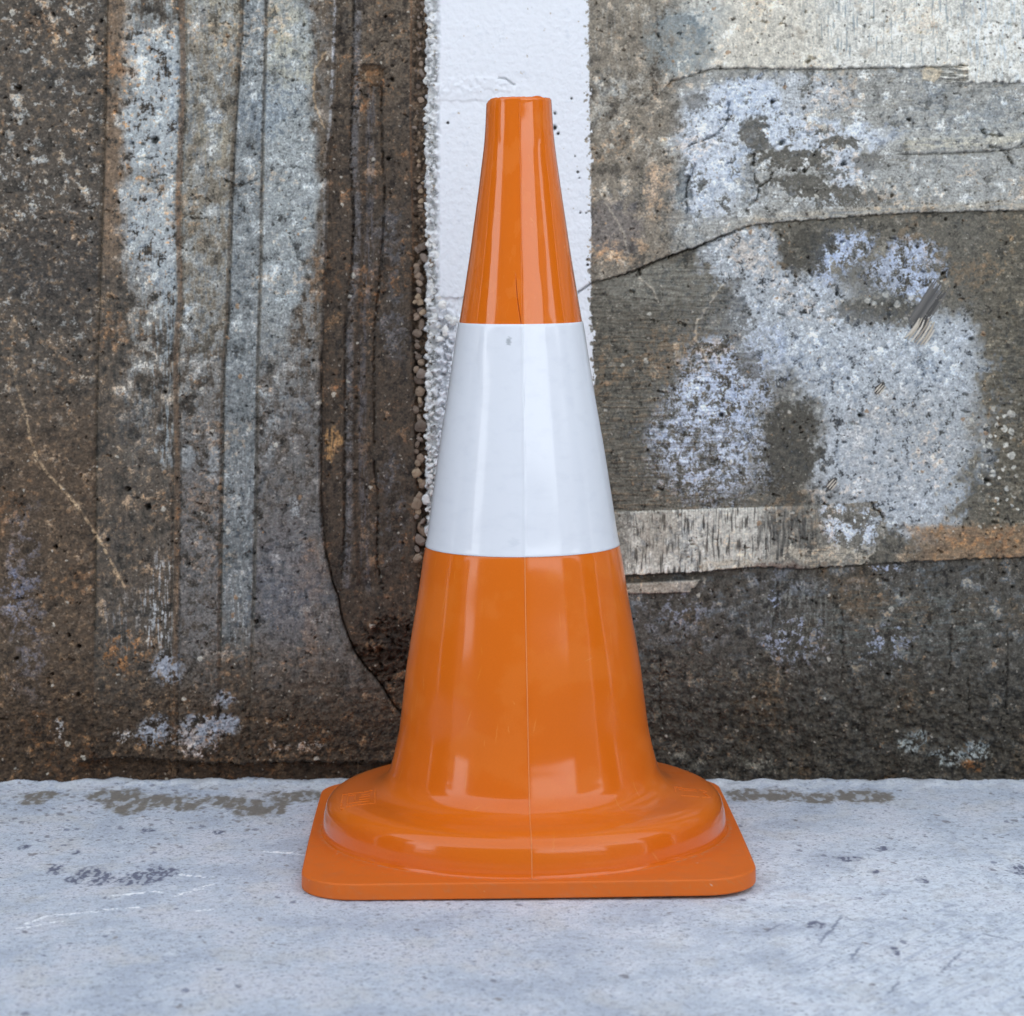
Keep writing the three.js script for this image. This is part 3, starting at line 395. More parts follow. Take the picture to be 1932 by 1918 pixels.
  const m = new THREE.MeshStandardMaterial({ map: dataTex(col, tw, th, true), bumpMap: dataTex(bmp, tw, th, false), bumpScale: 0.0022, roughness: 0.93, metalness: 0 });
  return [g, m];
}
const WALL_TOP = VG - 3.3 / Q, WALL_L = -14600, WALL_R = 16400;
const foot = VG + 12;
const STEP = 1.65;
const leftW = new THREE.Group(); leftW.name = 'concrete_wall'; scene.add(leftW);
tag(leftW, 'dark brown board marked concrete wall with vertical formwork strips and a recess beside the white stripe', 'wall');
{ const [g, m] = wallSheet(leftWall, -14, 812, -12, foot, STEP, WALL_L, 812, WALL_TOP, 832, 1504, [...poreStamps(PORES_L), ...crackStamps(CR_L, 8, 2.4)]); mesh('cast_face', g, m, leftW); }
const rightW = new THREE.Group(); rightW.name = 'concrete_wall_001'; scene.add(rightW);
tag(rightW, 'grey concrete wall with white painted stripe, lime bloom patches and a long slanting crack', 'wall');
{ const [g, m] = wallSheet(rightWall, 790, 1140, -12, foot, 1.9, 790, 1140, WALL_TOP, 352, 1504, poreStamps(PORES_S)); mesh('white_stripe', g, m, rightW).userData.label = 'rough white painted stripe down the edge of the wall'; }
{ const [g, m] = wallSheet(rightWall, 1140, 1950, -12, foot, STEP, 1140, WALL_R, WALL_TOP, 816, 1504, [...poreStamps(PORES_R), ...crackStamps(CR_R, 13, 3.4), ...crackStamps(FISS, 6, 2.0)]); mesh('cast_face', g, m, rightW); }
{ // the mass of each wall behind its face
  const m = new THREE.MeshStandardMaterial({ color: 0x6a645c, roughness: 0.95 });
  const add = (a, b, p) => { const g = new THREE.BoxGeometry(wx(b) - wx(a), 3.3, 0.3); g.translate((wx(a) + wx(b)) / 2, 1.65 - 0.003, -0.18); mesh('wall_core', g, m, p); };
  add(WALL_L, 799, leftW); add(799.5, WALL_R, rightW);
}

// ---------------------------------------------------------------- stones in the open joint
function stoneGeo(sx, sy, sz) {
  const g = new THREE.IcosahedronGeometry(1, 2), p = g.attributes.position, o = rnd() * 50;
  for (let i = 0; i < p.count; i++) { const x = p.getX(i), y = p.getY(i), z = p.getZ(i), k = Math.min(1.02, 0.98 + 0.30 * pn(x * 1.2 + o, y * 1.2 + z * 1.7)) * Math.min(1, 0.96 + 0.34 * pn(x * 1.9 - o, y * 1.6 - z * 2 + o)) + 0.05 * pn(x * 4 + o, y * 4 - z * 3); p.setXYZ(i, Math.sign(x) * Math.pow(Math.abs(x), 0.85) * sx * k, Math.sign(y) * Math.pow(Math.abs(y), 0.85) * sy * k, z * sz * k); }
  g.computeVertexNormals(); return g;
}
{
  const sands = [0x8d7b68, 0x77685a, 0xa08c74, 0x6a5d52, 0x84776c, 0x94816f].map((c) => new THREE.MeshStandardMaterial({ color: c, roughness: 0.85 }));
  const whites = [0xe6e6e2, 0xdcdcd8, 0xeceae4].map((c) => new THREE.MeshStandardMaterial({ color: c, roughness: 0.8 }));
  const geos = []; for (let i = 0; i < 14; i++) geos.push(stoneGeo(0.8 + rnd() * 0.3, 0.9 + rnd() * 0.5, 0.7 + rnd() * 0.3));
  const put = (u, v, r, depth, mats, parent) => { const s = mesh('stone', geos[Math.floor(rnd() * geos.length)], mats[Math.floor(rnd() * mats.length)], parent); s.position.set(wx(u), wy(v), depth * Q); s.rotation.z = (rnd() - 0.5) * 2.4; s.scale.set(r * Q * (0.75 + rnd() * 0.5), r * Q * (0.75 + rnd() * 0.5), r * Q * 0.9); };
  for (let v = 6; v < 1090;) { const big = v > 460 && v < 1060; const r = big ? 3.5 + rnd() * 6.5 : 1.8 + rnd() * rnd() * 6; put(lineAt([[787, 0], [789, 250], [791, 480], [789, 640], [793, 1100]], v, 1) + (rnd() - 0.5) * (big ? 14 : 18), v, r, big ? -15 + rnd() * 9 : -20 + rnd() * 11, sands, leftW); v += r * (big ? 1.3 + rnd() : 1 + rnd() * 3.5); }
  for (const [u, v, r] of [[800, 487, 10], [795, 467, 9], [812, 497, 8], [788, 520, 6], [790, 548, 6], [797, 590, 9], [786, 600, 5], [783, 570, 6]]) put(u, v, r, -6, sands, leftW);
  for (let v = 4; v < 1040;) { const r = 2.6 + rnd() * rnd() * 6; put(803 + rnd() * 12 + (v > 480 && v < 620 ? rnd() * 12 : 0), v, r, -7 + rnd() * 6, whites, rightW); v += r * (1.5 + rnd() * 2.2); }
  for (const [u, v, r] of [[822, 480, 10], [818, 462, 7], [828, 560, 8], [835, 575, 9], [846, 600, 11], [856, 606, 12], [840, 625, 9], [820, 600, 8], [830, 640, 8], [868, 610, 8]]) put(u, v, r * 0.85, -2, whites, rightW);
}

// ---------------------------------------------------------------- splinters of formwork left in the right wall
{
  const grey = new THREE.MeshStandardMaterial({ color: 0x55534f, roughness: 0.9 }), pale = new THREE.MeshStandardMaterial({ color: 0xcfc7b8, roughness: 0.85 });
  const strip = (pts, w, t, mat, name, parent) => {                        // a flat sliver along pts, in wall units
    const sh = new THREE.Shape(), L = [], R = [];
    pts.forEach(([u, v], i) => { const a = pts[Math.max(0, i - 1)], b = pts[Math.min(pts.length - 1, i + 1)], l = Math.hypot(b[0] - a[0], b[1] - a[1]), k = w * (i === 0 || i === pts.length - 1 ? 0.3 : 1) / 2, nx = -(b[1] - a[1]) / l * k, ny = (b[0] - a[0]) / l * k; L.push([u + nx, v + ny]); R.unshift([u - nx, v - ny]); });
    L.concat(R).forEach(([u, v], i) => i ? sh.lineTo(wx(u), wy(v)) : sh.moveTo(wx(u), wy(v)));
    const g = new THREE.ExtrudeGeometry(sh, { depth: t * Q, bevelEnabled: true, bevelSize: 0.4 * Q, bevelThickness: 0.4 * Q, bevelSegments: 1 }); return mesh(name, g, mat, parent);
  };
  const frag = new THREE.Group(); frag.name = 'wood_fragment'; rightW.add(frag); frag.userData.label = 'grey splintered scrap of formwork wood with pale fibres';
  const greys = [0x5a5957, 0x666563, 0x72706c, 0x504f4d, 0x6c6a66].map((c) => new THREE.MeshStandardMaterial({ color: c, roughness: 0.92 })), pales = [0xcfc7b8, 0xbdb3a2, 0xd8d1c4, 0xa89e90].map((c) => new THREE.MeshStandardMaterial({ color: c, roughness: 0.85 }));
  for (let i = 0; i < 13; i++) {                                            // grey slivers lie along the scrap, their upper ends ragged
    const o = -19 + i * 3.1 + (rnd() - 0.5) * 1.5, t0 = (rnd() - 0.5) * 22 - (i > 8 ? 6 : -6), t1 = 104 + (rnd() - 0.5) * 12 - Math.abs(i - 6) * 1.5, ax = [-0.55, 0.835], nx = [0.835, 0.55], q = [1788 - 4, 534];
    const at = (t, w) => [q[0] + ax[0] * t + nx[0] * (o + w), q[1] + ax[1] * t + nx[1] * (o + w)];
    const sl = strip([at(t0 + 6, 0), at(t0 + 30, rnd() - 0.5), at((t0 + t1) / 2, (rnd() - 0.5) * 2), at(t1 - 16, rnd() - 0.5), at(t1, 0)], 3.0 + rnd() * 1.6, 1 + rnd(), greys[Math.floor(rnd() * 5)], 'wood_fibre', frag); sl.position.z = (-1.9 + rnd() * 1.1 + (i === 12 ? -1.5 : 0)) * Q;
  }
  [[[1735, 601], [1729, 613], [1717, 629], [1708, 637], 4], [[1740, 600], [1732, 616], [1722, 630], [1713, 641], 3], [[1744, 604], [1739, 617], [1729, 632], [1719, 645], 2.6], [[1754, 599], [1747, 616], [1735, 633], [1725, 647], 2.8], [[1757, 606], [1750, 621], [1740, 637], [1730, 650], 3], [[1763, 608], [1756, 624], [1746, 640], [1737, 651], 4], [[1763, 622], [1757, 632], [1749, 644], [1743, 651], 2.6]].forEach((f, i) => { const s = strip(f.slice(0, 4), f[4], 1 + rnd(), pales[i % 4], 'wood_fibre', frag); s.position.z = (1.2 + rnd() * 1.2) * Q; });
  const bit = (c, name) => { const b = strip([[c[0] + 9, c[1] - 12], [c[0], c[1]], [c[0] - 7, c[1] + 9]], 15, 1.5, grey, name, rightW); b.position.z = 1.2 * Q; for (let i = -1; i <= 1; i++) { const s = strip([[c[0] + 8 + i * 4, c[1] - 7 + i * 2.6], [c[0] + i * 4, c[1] + 2 + i * 2.6], [c[0] - 5 + i * 4, c[1] + 8 + i * 2.6]], 2.2, 1, pale, 'wood_fibre', b); s.position.z = 2.4 * Q; } };
  bit([1569, 914], 'wood_fragment'); bit([1659, 734], 'wood_fragment'); 
}

// ---------------------------------------------------------------- the ground
const gPoint = (px, py) => { const D = FOCAL * CAM_Y / (py - HORIZON); return [(px - U0) * D / FOCAL, CAM_Z - D]; };   // a point on the floor
{
  const X0 = -0.46, X1 = 0.46, Z0 = -0.03, Z1 = 0.64, tw = 1312, th = 960;
  const oval = (x, z, cx, cz, rx, rz) => { const dx = (x - cx) / rx, dz = (z - cz) / rz; return dx * dx + dz * dz > 3.5 ? 0 : 1 - ss(0.55, 1.35, Math.sqrt(dx * dx + dz * dz) + 0.45 * nM + 0.3 * nF); };
  const brown = [[195, 1500, 26, 9], [230, 1506, 30, 12], [300, 1511, 50, 9], [240, 1524, 26, 10], [420, 1510, 40, 7], [465, 1518, 40, 8], [560, 1502, 52, 8], [480, 1530, 30, 8], [80, 1500, 30, 6], [60, 1513, 20, 5], [352, 1522, 22, 6], [1404, 1500, 26, 10], [1466, 1500, 40, 9], [1540, 1506, 30, 8], [1610, 1502, 50, 9], [1660, 1504, 22, 8], [525, 1524, 16, 9]].map(([a, b, w, t]) => [...gPoint(a, b), w * 0.00048, t * 0.0021]);
  const dark = [[105, 1640, 12, 8], [165, 1648, 22, 9], [190, 1660, 20, 8], [265, 1655, 28, 9], [296, 1648, 16, 10], [320, 1645, 12, 8], [240, 1662, 16, 6], [140, 1660, 14, 6], [410, 1570, 8, 3], [45, 1598, 9, 3], [280, 1566, 12, 3], [144, 1608, 7, 3], [1930, 1640, 20, 7], [1740, 1660, 10, 4], [1650, 1645, 10, 4], [1600, 1620, 18, 4], [1540, 1745, 16, 4], [1690, 1795, 5, 5], [1668, 1600, 14, 4]].map(([a, b, w, t]) => [...gPoint(a, b), w * 0.00044, t * 0.0018]);
  const wline = [[[545, 1610], [520, 1608], [500, 1606], [570, 1612]], [[34, 1752], [70, 1745], [110, 1738]], [[50, 1742], [90, 1728], [180, 1720]], [[215, 1690], [270, 1684]], [[285, 1680], [300, 1683]], [[200, 1715], [260, 1712]], [[340, 1650], [390, 1655]], [[330, 1690], [400, 1668]], [[370, 1718], [395, 1715]]].map((l) => path(l.map(([a, b]) => { const g = gPoint(a, b); return [g[0] * 2500, g[1] * 2500]; })));
  const scr = [[[1592, 1720], [1576, 1745], [1555, 1768], [1540, 1788]], [[1820, 1790], [1790, 1820], [1770, 1838]], [[1850, 1760], [1900, 1772]], [[1640, 1600], [1668, 1608]], [[1440, 1760], [1480, 1740]], [[1625, 1785], [1600, 1815]], [[1700, 1850], [1670, 1880]]].map((l) => path(l.map(([a, b]) => { const g = gPoint(a, b); return [g[0] * 2500, g[1] * 2500]; })));
  const col = new Uint8Array(tw * th * 4), bmp = new Uint8Array(tw * th * 4);
  for (let j = 0; j < th; j++) for (let i = 0; i < tw; i++) {
    const x = X0 + (i + 0.5) / tw * (X1 - X0), z = Z1 - (j + 0.5) / th * (Z1 - Z0), u = x * 2500, v = z * 2500;
    noises(u + 3000, v + 1200);
    const ng2 = pn(u / 2.4, v / 3.4);
    C[0] = 190; C[1] = 195; C[2] = 203;
    mix(208, 205, 209, 0.6 * ss(-0.2, 0.6, nL + 0.5 * nM)); mix(166, 172, 184, 0.5 * ss(0.05, 0.6, -nL - 0.4 * nM)); mix(196, 192, 188, 0.45 * ss(0.1, 0.6, fb(u / 90 + 7, v / 120, 2)));
    mix(150, 156, 168, 0.55 * ss(0.28, 0.62, nF + 0.3 * ng2)); mix(128, 133, 146, 0.5 * ss(0.42, 0.75, ng2 + nF * 0.5)); mix(214, 217, 220, 0.5 * ss(0.3, 0.7, -nF * 0.6 - ng2 * 0.6));
    { const wash = ss(0.02, 0.22, x + 0.12 * nL + 0.05 * nM) * ss(0.05, 0.3, z + 0.05 * nL); mix(222, 226, 230, 0.6 * wash * ss(-0.5, 0.1, nW + 0.3 * nM)); mix(206, 208, 210, 0.4 * ss(0.1, 0.35, 0.6 * nW + 0.3 * nM) * (1 - wash)); }
    // worn specks, denser to the left near the wall
    const dens = 0.05 + 0.85 * ss(0.0, -0.25, x) * ss(0.30, 0.05, z) + 0.12 * ss(0.15, 0.3, x) * ss(0.3, 0.1, z);
    let s = spots(u + nF * 5 + nG * 1.2, v * 0.62 + nF * 4 - nG, 17, dens, 1.3, 6.5, 71); if (s > 0) mix(lerp(118, 132, spotH), lerp(122, 126, spotH), lerp(138, 124, spotH), 0.75 * ss(0, 0.3, s));
    s = spots(u + nF * 3 + nG, v * 0.7 + 400 + nG, 8, 0.25 + 0.6 * ss(-0.1, 0.5, nM), 0.8, 2.9, 83); if (s > 0) mix(118, 122, 136, 0.6 * ss(0, 0.3, s)); tint(0.76, 0, ss(0.26, 0.42, nK * 0.55 + nG * 0.6)); tint(1.1, 0, ss(0.3, 0.5, -nK * 0.6 - nG * 0.5));
    { const br = pn((u * 0.8 + v * 0.6) / 5, (v * 0.8 - u * 0.6) / 120); mix(160, 167, 182, 0.45 * ss(0.3, 0.5, br + 0.2 * nG) * ss(0.05, 0.2, x) * ss(0.28, 0.4, z)); }
    let b = 0; for (const [cx, cz, rx, rz] of brown) b += oval(x, z, cx, cz, rx, rz); if (b > 0) { { const sf = Math.min(1, b * 1.2); mix(152, 152, 152, 0.45 * sf); } b = Math.min(1, b * 1.5) * ss(-0.30, -0.02, fb(u / 17, v / 50, 4) + 0.25 * nG + 0.1 * nF); mix(118, 110, 100, 0.92 * b); mix(146, 132, 108, 0.35 * b * brk(0.1, 0.5)); }
    let k = 0; for (const [cx, cz, rx, rz] of dark) k += oval(x, z, cx, cz, rx, rz); if (k > 0) { mix(146, 150, 160, 0.4 * Math.min(1, k)); } if (k > 0) mix(92, 95, 112, 0.85 * Math.min(1, k * 1.3) * ss(-0.04, 0.08, fb(u / 9 + 5, v / 22, 3) + 0.2 * nG));
    let w = 0; for (const p of wline) { const d = pathDist(p, u + nF * 5, v + nM * 6); if (d < 12) w = Math.max(w, 1 - ss(2.0, 6.5, d + nF * 4)); } mix(246, 248, 250, 0.95 * w * ss(-0.2, 0.05, nK + 0.5 * nG));
    for (const p of scr) { const d = pathDist(p, u + nF * 3, v + nF * 3); if (d < 8) mix(112, 118, 134, 0.7 * (1 - ss(0.8, 4, d + nG * 1.2)) * ss(0, 0.2, pathT) * ss(1, 0.7, pathT)); }
    // mortar smear along the foot of the wall
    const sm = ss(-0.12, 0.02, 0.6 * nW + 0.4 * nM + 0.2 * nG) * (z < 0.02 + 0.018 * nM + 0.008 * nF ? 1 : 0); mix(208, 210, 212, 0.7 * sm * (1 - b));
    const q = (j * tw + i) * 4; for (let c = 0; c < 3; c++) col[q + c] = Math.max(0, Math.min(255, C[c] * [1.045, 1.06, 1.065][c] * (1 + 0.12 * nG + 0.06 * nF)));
    const f = Math.max(0, Math.min(255, 128 + 34 * nG + 40 * nF - 30 * b - 26 * k + 26 * w + 30 * sm * nF)); bmp[q] = bmp[q + 1] = bmp[q + 2] = f; col[q + 3] = bmp[q + 3] = 255;
  }
  const xs = ruler(-0.46 / 0.0026, 0.46 / 0.0026, 1, -8 / 0.0026, 8 / 0.0026).map((t) => t * 0.0026), zs = ruler(-0.03 / 0.0022, 0.6 / 0.0022, 1, -2 / 0.0022, 14 / 0.0022).map((t) => t * 0.0022), nx = xs.length, nz = zs.length;
  const pos = new Float32Array(nx * nz * 3), uv = new Float32Array(nx * nz * 2), idx = [];
  for (let j = 0; j < nz; j++) for (let i = 0; i < nx; i++) {
    const k = j * nx + i, x = xs[i], z = zs[j], near = 1 - ss(0.5, 0.9, Math.max(Math.abs(x), z));
    const smear = (1 - ss(0.004, 0.022, z + 0.008 * pn(x * 30, 2))) * near;
    pos[k * 3] = x; pos[k * 3 + 1] = -0.0004 + near * 0.0003 * fb(x * 120, z * 120, 2) + 0.0022 * smear * (0.5 + 0.8 * pn(x * 60, z * 60)); pos[k * 3 + 2] = z; uv[k * 2] = (x - X0) / (X1 - X0); uv[k * 2 + 1] = 1 - (z - Z0) / (Z1 - Z0);
    if (i < nx - 1 && j < nz - 1) idx.push(k, k + nx, k + 1, k + 1, k + nx, k + nx + 1);
  }
  const g = new THREE.BufferGeometry(); g.setAttribute('position', new THREE.BufferAttribute(pos, 3)); g.setAttribute('uv', new THREE.BufferAttribute(uv, 2)); g.setIndex(idx); g.computeVertexNormals();
  const m = new THREE.MeshStandardMaterial({ map: dataTex(col, tw, th, true), bumpMap: dataTex(bmp, tw, th, false), bumpScale: 0.0008, roughness: 0.82 });
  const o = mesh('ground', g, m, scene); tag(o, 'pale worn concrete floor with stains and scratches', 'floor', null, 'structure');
}

// ---------------------------------------------------------------- the traffic cone
const CONE_D = 1.712, coneX = (990 - U0) * CONE_D / FOCAL;
const cone = new THREE.Group(); cone.name = 'traffic_cone'; scene.add(cone);
cone.position.set(coneX, 0.0009, CAM_Z - CONE_D); cone.rotation.set(0, 0.020, 0.0078);
tag(cone, 'orange plastic traffic cone with one broad white band on a square base', 'traffic cone');
// outline: radius, height in mm
const PROFILE = [[139.4, 10.3], [138.7, 12], [138.1, 16], [137.0, 23], [135.0, 29.6], [131.2, 33.9], [125.5, 36.3], [118, 37.4], [110, 38.2], [103, 39.8], [97.2, 43.2], [93.0, 49], [90.4, 57.1], [88.2, 66], [85.6, 78.6], [80.2, 122.2], [72.9, 165.5], [66.9, 202.3], [65.5, 206.5], [61.2, 234.6], [55.7, 272], [49.4, 310], [42.3, 356.9], [39.7, 372.5], [35.3, 400.2], [31.3, 427.9], [27.4, 455.5], [24.4, 478.8], [23.3, 492.6], [22.5, 508]];
const profCurve = new THREE.CatmullRomCurve3(PROFILE.map(([r, h]) => new THREE.Vector3(r / 1000, h / 1000, 0)), false, 'centripetal');
const profPts = profCurve.getPoints(420);
const radiusAt = (h) => { for (let i = 1; i < profPts.length; i++) if (profPts[i].y >= h) { const a = profPts[i - 1], b = profPts[i]; return a.x + (b.x - a.x) * (h - a.y) / (b.y - a.y || 1); } return profPts[profPts.length - 1].x; };
// a turned skin; bump(angle, height) moves it out; angle 0 faces the camera
function turned(pts, angles, bump, vscale) {
  const n = pts.length, m = angles.length, pos = [], uv = [], idx = [];
  for (let j = 0; j < n; j++) for (let i = 0; i < m; i++) { const a = angles[i], r = pts[j].x + (bump ? bump(a, pts[j].y, j) : 0); pos.push(Math.sin(a) * r, pts[j].y, Math.cos(a) * r); uv.push(a / (2 * Math.PI) + 0.5, vscale ? pts[j].y / vscale : j / n); }
  for (let j = 0; j < n - 1; j++) for (let i = 0; i < m - 1; i++) { const a = j * m + i; idx.push(a, a + 1, a + m, a + 1, a + m + 1, a + m); }
  const g = new THREE.BufferGeometry(); g.setAttribute('position', new THREE.Float32BufferAttribute(pos, 3)); g.setAttribute('uv', new THREE.Float32BufferAttribute(uv, 2)); g.setIndex(idx); g.computeVertexNormals();
  const N = g.attributes.normal; for (let j = 0; j < n; j++) { const a = j * m, b = a + m - 1; const v = [N.getX(a) + N.getX(b), N.getY(a) + N.getY(b), N.getZ(a) + N.getZ(b)], l = Math.hypot(...v); N.setXYZ(a, v[0] / l, v[1] / l, v[2] / l); N.setXYZ(b, v[0] / l, v[1] / l, v[2] / l); }
  return g;
}
const angles = []; for (let i = 0; i <= 300; i++) angles.push(-Math.PI + i / 300 * 2 * Math.PI);
{
  // orange plastic: chalky scuffs and fine scratches on the lower skin
  const tw = 1024, th = 1024, col = new Uint8Array(tw * th * 4), rgh = new Uint8Array(tw * th * 4), scratches = [];
  for (let i = 0; i < 260; i++) { const u = rnd(), v = rnd(), l = 0.004 + rnd() * 0.03, t = rnd() < 0.7 ? Math.PI / 2 + (rnd() - 0.5) * 0.5 : rnd() * 3.14; scratches.push([u * tw, v * th, Math.cos(t) * l * tw * 0.6, Math.sin(t) * l * th, 0.25 + rnd() * 0.5]); }
  const sc = new Float32Array(tw * th);
  for (const [x, y, dx, dy, k] of scratches) { const n = Math.ceil(Math.hypot(dx, dy) * 2); for (let s = 0; s <= n; s++) { const xi = Math.floor(x + dx * s / n + tw) % tw, yi = Math.floor(y + dy * s / n); if (yi >= 0 && yi < th) sc[yi * tw + xi] = Math.max(sc[yi * tw + xi], k * Math.sin(Math.PI * s / n)); } }
  for (let j = 0; j < th; j++) for (let i = 0; i < tw; i++) {
    const v = j / th * 0.52, k = (j * tw + i) * 4, uu = i / tw * 700, vv = j * 1.0;
    const f1 = fb(uu / 46, vv / 60, 4), f2 = fb(uu / 120 + 9, vv / 90 + 4, 3), g1 = pn(uu / 1.5, vv / 2);
    const haze = Math.min(1, ss(0.02, 0.34, f1 * 0.7 + f2 * 0.7 + 0.05 * g1) * 0.85 + 0.08), lowk = v < 0.21 ? 1 : 0;
    C[0] = 222; C[1] = 108; C[2] = 10; mix(228, 123, 48, 0.42 * haze); mix(238, 170, 132, 0.55 * sc[j * tw + i]);
    for (let c = 0; c < 3; c++) col[k + c] = Math.max(0, Math.min(255, C[c] * (1 + 0.012 * g1))); col[k + 3] = 255;
    const r = lowk === 1 ? 0.30 + 0.20 * haze + 0.15 * sc[j * tw + i] : 0.22 + 0.14 * haze * (v < 0.49 ? 1 : 1.6); rgh[k] = rgh[k + 2] = 0; rgh[k + 1] = Math.min(255, r * 255); rgh[k + 3] = 255;
  }
  const ct = dataTex(col, tw, th, true, THREE.RepeatWrapping), rt = dataTex(rgh, tw, th, false, THREE.RepeatWrapping);
  const orange = new THREE.MeshPhysicalMaterial({ map: ct, roughnessMap: rt, roughness: 1, metalness: 0, ior: 1.5, specularIntensity: 0.2, clearcoat: 1, clearcoatRoughness: 0.06 });
  const scuffed = orange.clone(); scuffed.clearcoat = 0.8; scuffed.clearcoatRoughness = 0.11;
  const seamMat = new THREE.MeshPhysicalMaterial({ color: 0xea9250, roughness: 0.4 });
  const markMat = new THREE.MeshPhysicalMaterial({ color: 0xde7824, roughness: 0.4 });
  const skin = (a, h) => 0.00012 * Math.sin(a * 3 + h * 22) + 0.00010 * pn(a * 3 + 5, h * 14) + 0.00003 * pn(a * 9, h * 40 + 3);
  // the split in the plastic just above the band
  const slit = (a, h) => { if (h < 0.352 || h > 0.392) return 0; const c = -0.105 + 0.115 * Math.pow((0.392 - h) / 0.04, 1.6), d = Math.abs(a - c) * 0.04; return -0.0011 * (1 - ss(0.00005, 0.00035, d)) * ss(0.392, 0.384, h); };
  const dense = []; for (let i = 0; i <= 360; i++) { const t = -1 + 2 * i / 360; dense.push(Math.PI * (0.12 * t + 0.88 * t * t * t)); }
  const lower = profPts.filter((p) => p.y <= 0.2075), upper = [...Array(170)].map((_, i) => { const h = 0.352 + (0.508 - 0.352) * i / 169; return new THREE.Vector3(radiusAt(h), h, 0); });
  // rim rolls over into the open top, with wall thickness
  const rim = [[22.5, 509.2], [22.0, 510.2], [20.8, 510.6], [19.8, 510.2], [19.4, 508.5], [19.6, 490], [24, 452], [34, 390]].map(([r, h]) => new THREE.Vector3(r / 1000, h / 1000, 0));
  const rimWave = (a, h) => skin(a, h);
  const ug = turned(upper.concat(rim), dense, (a, h, j) => (j < upper.length ? skin(a, h) + slit(a, h) : rimWave(a, h) * 0.5), 0.52);
  { const p = ug.attributes.position; for (let i = 0; i < p.count; i++) { const y = p.getY(i); if (y > 0.5075) { const a = Math.atan2(p.getX(i), p.getZ(i)); p.setY(i, y + 0.0010 * Math.cos(a) * 0.4 - 0.0022 * ss(-0.9, -1.5, a) * ss(-2.2, -1.5, a) + 0.0004 * pn(a * 6, 3)); } } ug.computeVertexNormals(); }
  mesh('lower_body', turned(lower, angles, skin, 0.52), scuffed, cone);
  mesh('upper_body', ug, orange, cone);
  // moulding flash standing on the rim
  { const sh = new THREE.Shape(); sh.moveTo(-0.0038, 0); sh.quadraticCurveTo(-0.003, 0.0016, -0.001, 0.0017); sh.quadraticCurveTo(0.002, 0.0018, 0.0036, 0); sh.lineTo(0.003, -0.0022); sh.lineTo(-0.003, -0.0022); const g = new THREE.ExtrudeGeometry(sh, { depth: 0.0012, bevelEnabled: true, bevelSize: 0.0004, bevelThickness: 0.0004, bevelSegments: 2 }); const f = mesh('moulding_flash', g, orange, cone); f.position.set(0.0118, 0.5103, 0.0165); f.scale.set(1.1, 0.6, 1); f.rotation.y = 0.62; }
  // raised seam up the front
  const ridge = (h0, h1, lift, wide, mat, n, name) => {
    const pos = [], idx = [], uv = [], cs = [-1, -0.6, -0.25, 0.25, 0.6, 1], hs = [0, 0.55, 0.95, 0.95, 0.55, 0];
    for (let j = 0; j <= n; j++) { const h = h0 + (h1 - h0) * j / n, r = radiusAt(h) + skin(0.0, h), jit = 0.0002 * pn(h * 90, 1); cs.forEach((c, i) => { const x = c * wide + jit + 0.0016 * ss(0.3, 0.05, h); pos.push(x, h, Math.sqrt(Math.max(0, (r - 0.0002 + hs[i] * lift) ** 2 - x * x))); uv.push(0.5 + x, h / 0.52); }); if (j < n) for (let i = 0; i < 5; i++) { const a = j * 6 + i; idx.push(a, a + 1, a + 6, a + 1, a + 7, a + 6); } }
    const g = new THREE.BufferGeometry(); g.setAttribute('position', new THREE.Float32BufferAttribute(pos, 3)); g.setAttribute('uv', new THREE.Float32BufferAttribute(uv, 2)); g.setIndex(idx); g.computeVertexNormals(); return mesh(name, g, mat, cone);
  };
  ridge(0.357, 0.509, 0.0006, 0.0006, orange, 90, 'mould_seam');
  {
    // the lower seam follows the outline through the foot
    const pos = [], idx = [], uv = [], cs = [-1, -0.5, 0.5, 1], ls = [-0.3, 0.8, 0.8, -0.3], pts = lower.filter((p) => p.y > 0.0106);
    pts.forEach((p, j) => { const a = pts[Math.max(0, j - 1)], b = pts[Math.min(pts.length - 1, j + 1)], l = Math.hypot(b.x - a.x, b.y - a.y), nr = (b.y - a.y) / l, nh = -(b.x - a.x) / l; cs.forEach((c, i) => { const s = ls[i] * 0.0006; pos.push(c * 0.0004 + 0.0012 * ss(0.2, 0.02, p.y), p.y + nh * s, p.x + nr * s + skin(0, p.y)); uv.push(0.5, p.y / 0.52); }); if (j < pts.length - 1) for (let i = 0; i < 3; i++) { const q = j * 4 + i; idx.push(q, q + 1, q + 4, q + 1, q + 5, q + 4); } });
    const g = new THREE.BufferGeometry(); g.setAttribute('position', new THREE.Float32BufferAttribute(pos, 3)); g.setAttribute('uv', new THREE.Float32BufferAttribute(uv, 2)); g.setIndex(idx); g.computeVertexNormals(); mesh('mould_seam', g, seamMat, cone);
  }
  // the band: a sleeve of white plastic film with the seam showing through, wrinkled near its top edge
  {
    const bt = 512, bcol = new Uint8Array(bt * bt * 4);
    for (let j = 0; j < bt; j++) for (let i = 0; i < bt; i++) { const k = (j * bt + i) * 4, a = (i / bt - 0.5) * 6.283, v = j / bt; C[0] = 228; C[1] = 232; C[2] = 238; const n = fb(i / 20, j / 26, 3); mix(218, 223, 231, 0.3 * ss(0.1, 0.6, n)); mix(150, 156, 160, 0.7 * (1 - ss(0.3, 1.2, Math.hypot((a + 0.21) / 0.045, (v - 0.925) / 0.02) + 0.5 * fb(i / 4, j / 4, 2)))); mix(206, 212, 220, 0.4 * (1 - ss(0.2, 1.2, Math.hypot((a + 0.12) / 0.06, (v - 0.06) / 0.02) + 0.6 * fb(i / 4, j / 4, 2)))); for (let c = 0; c < 3; c++) bcol[k + c] = C[c]; bcol[k + 3] = 255; }
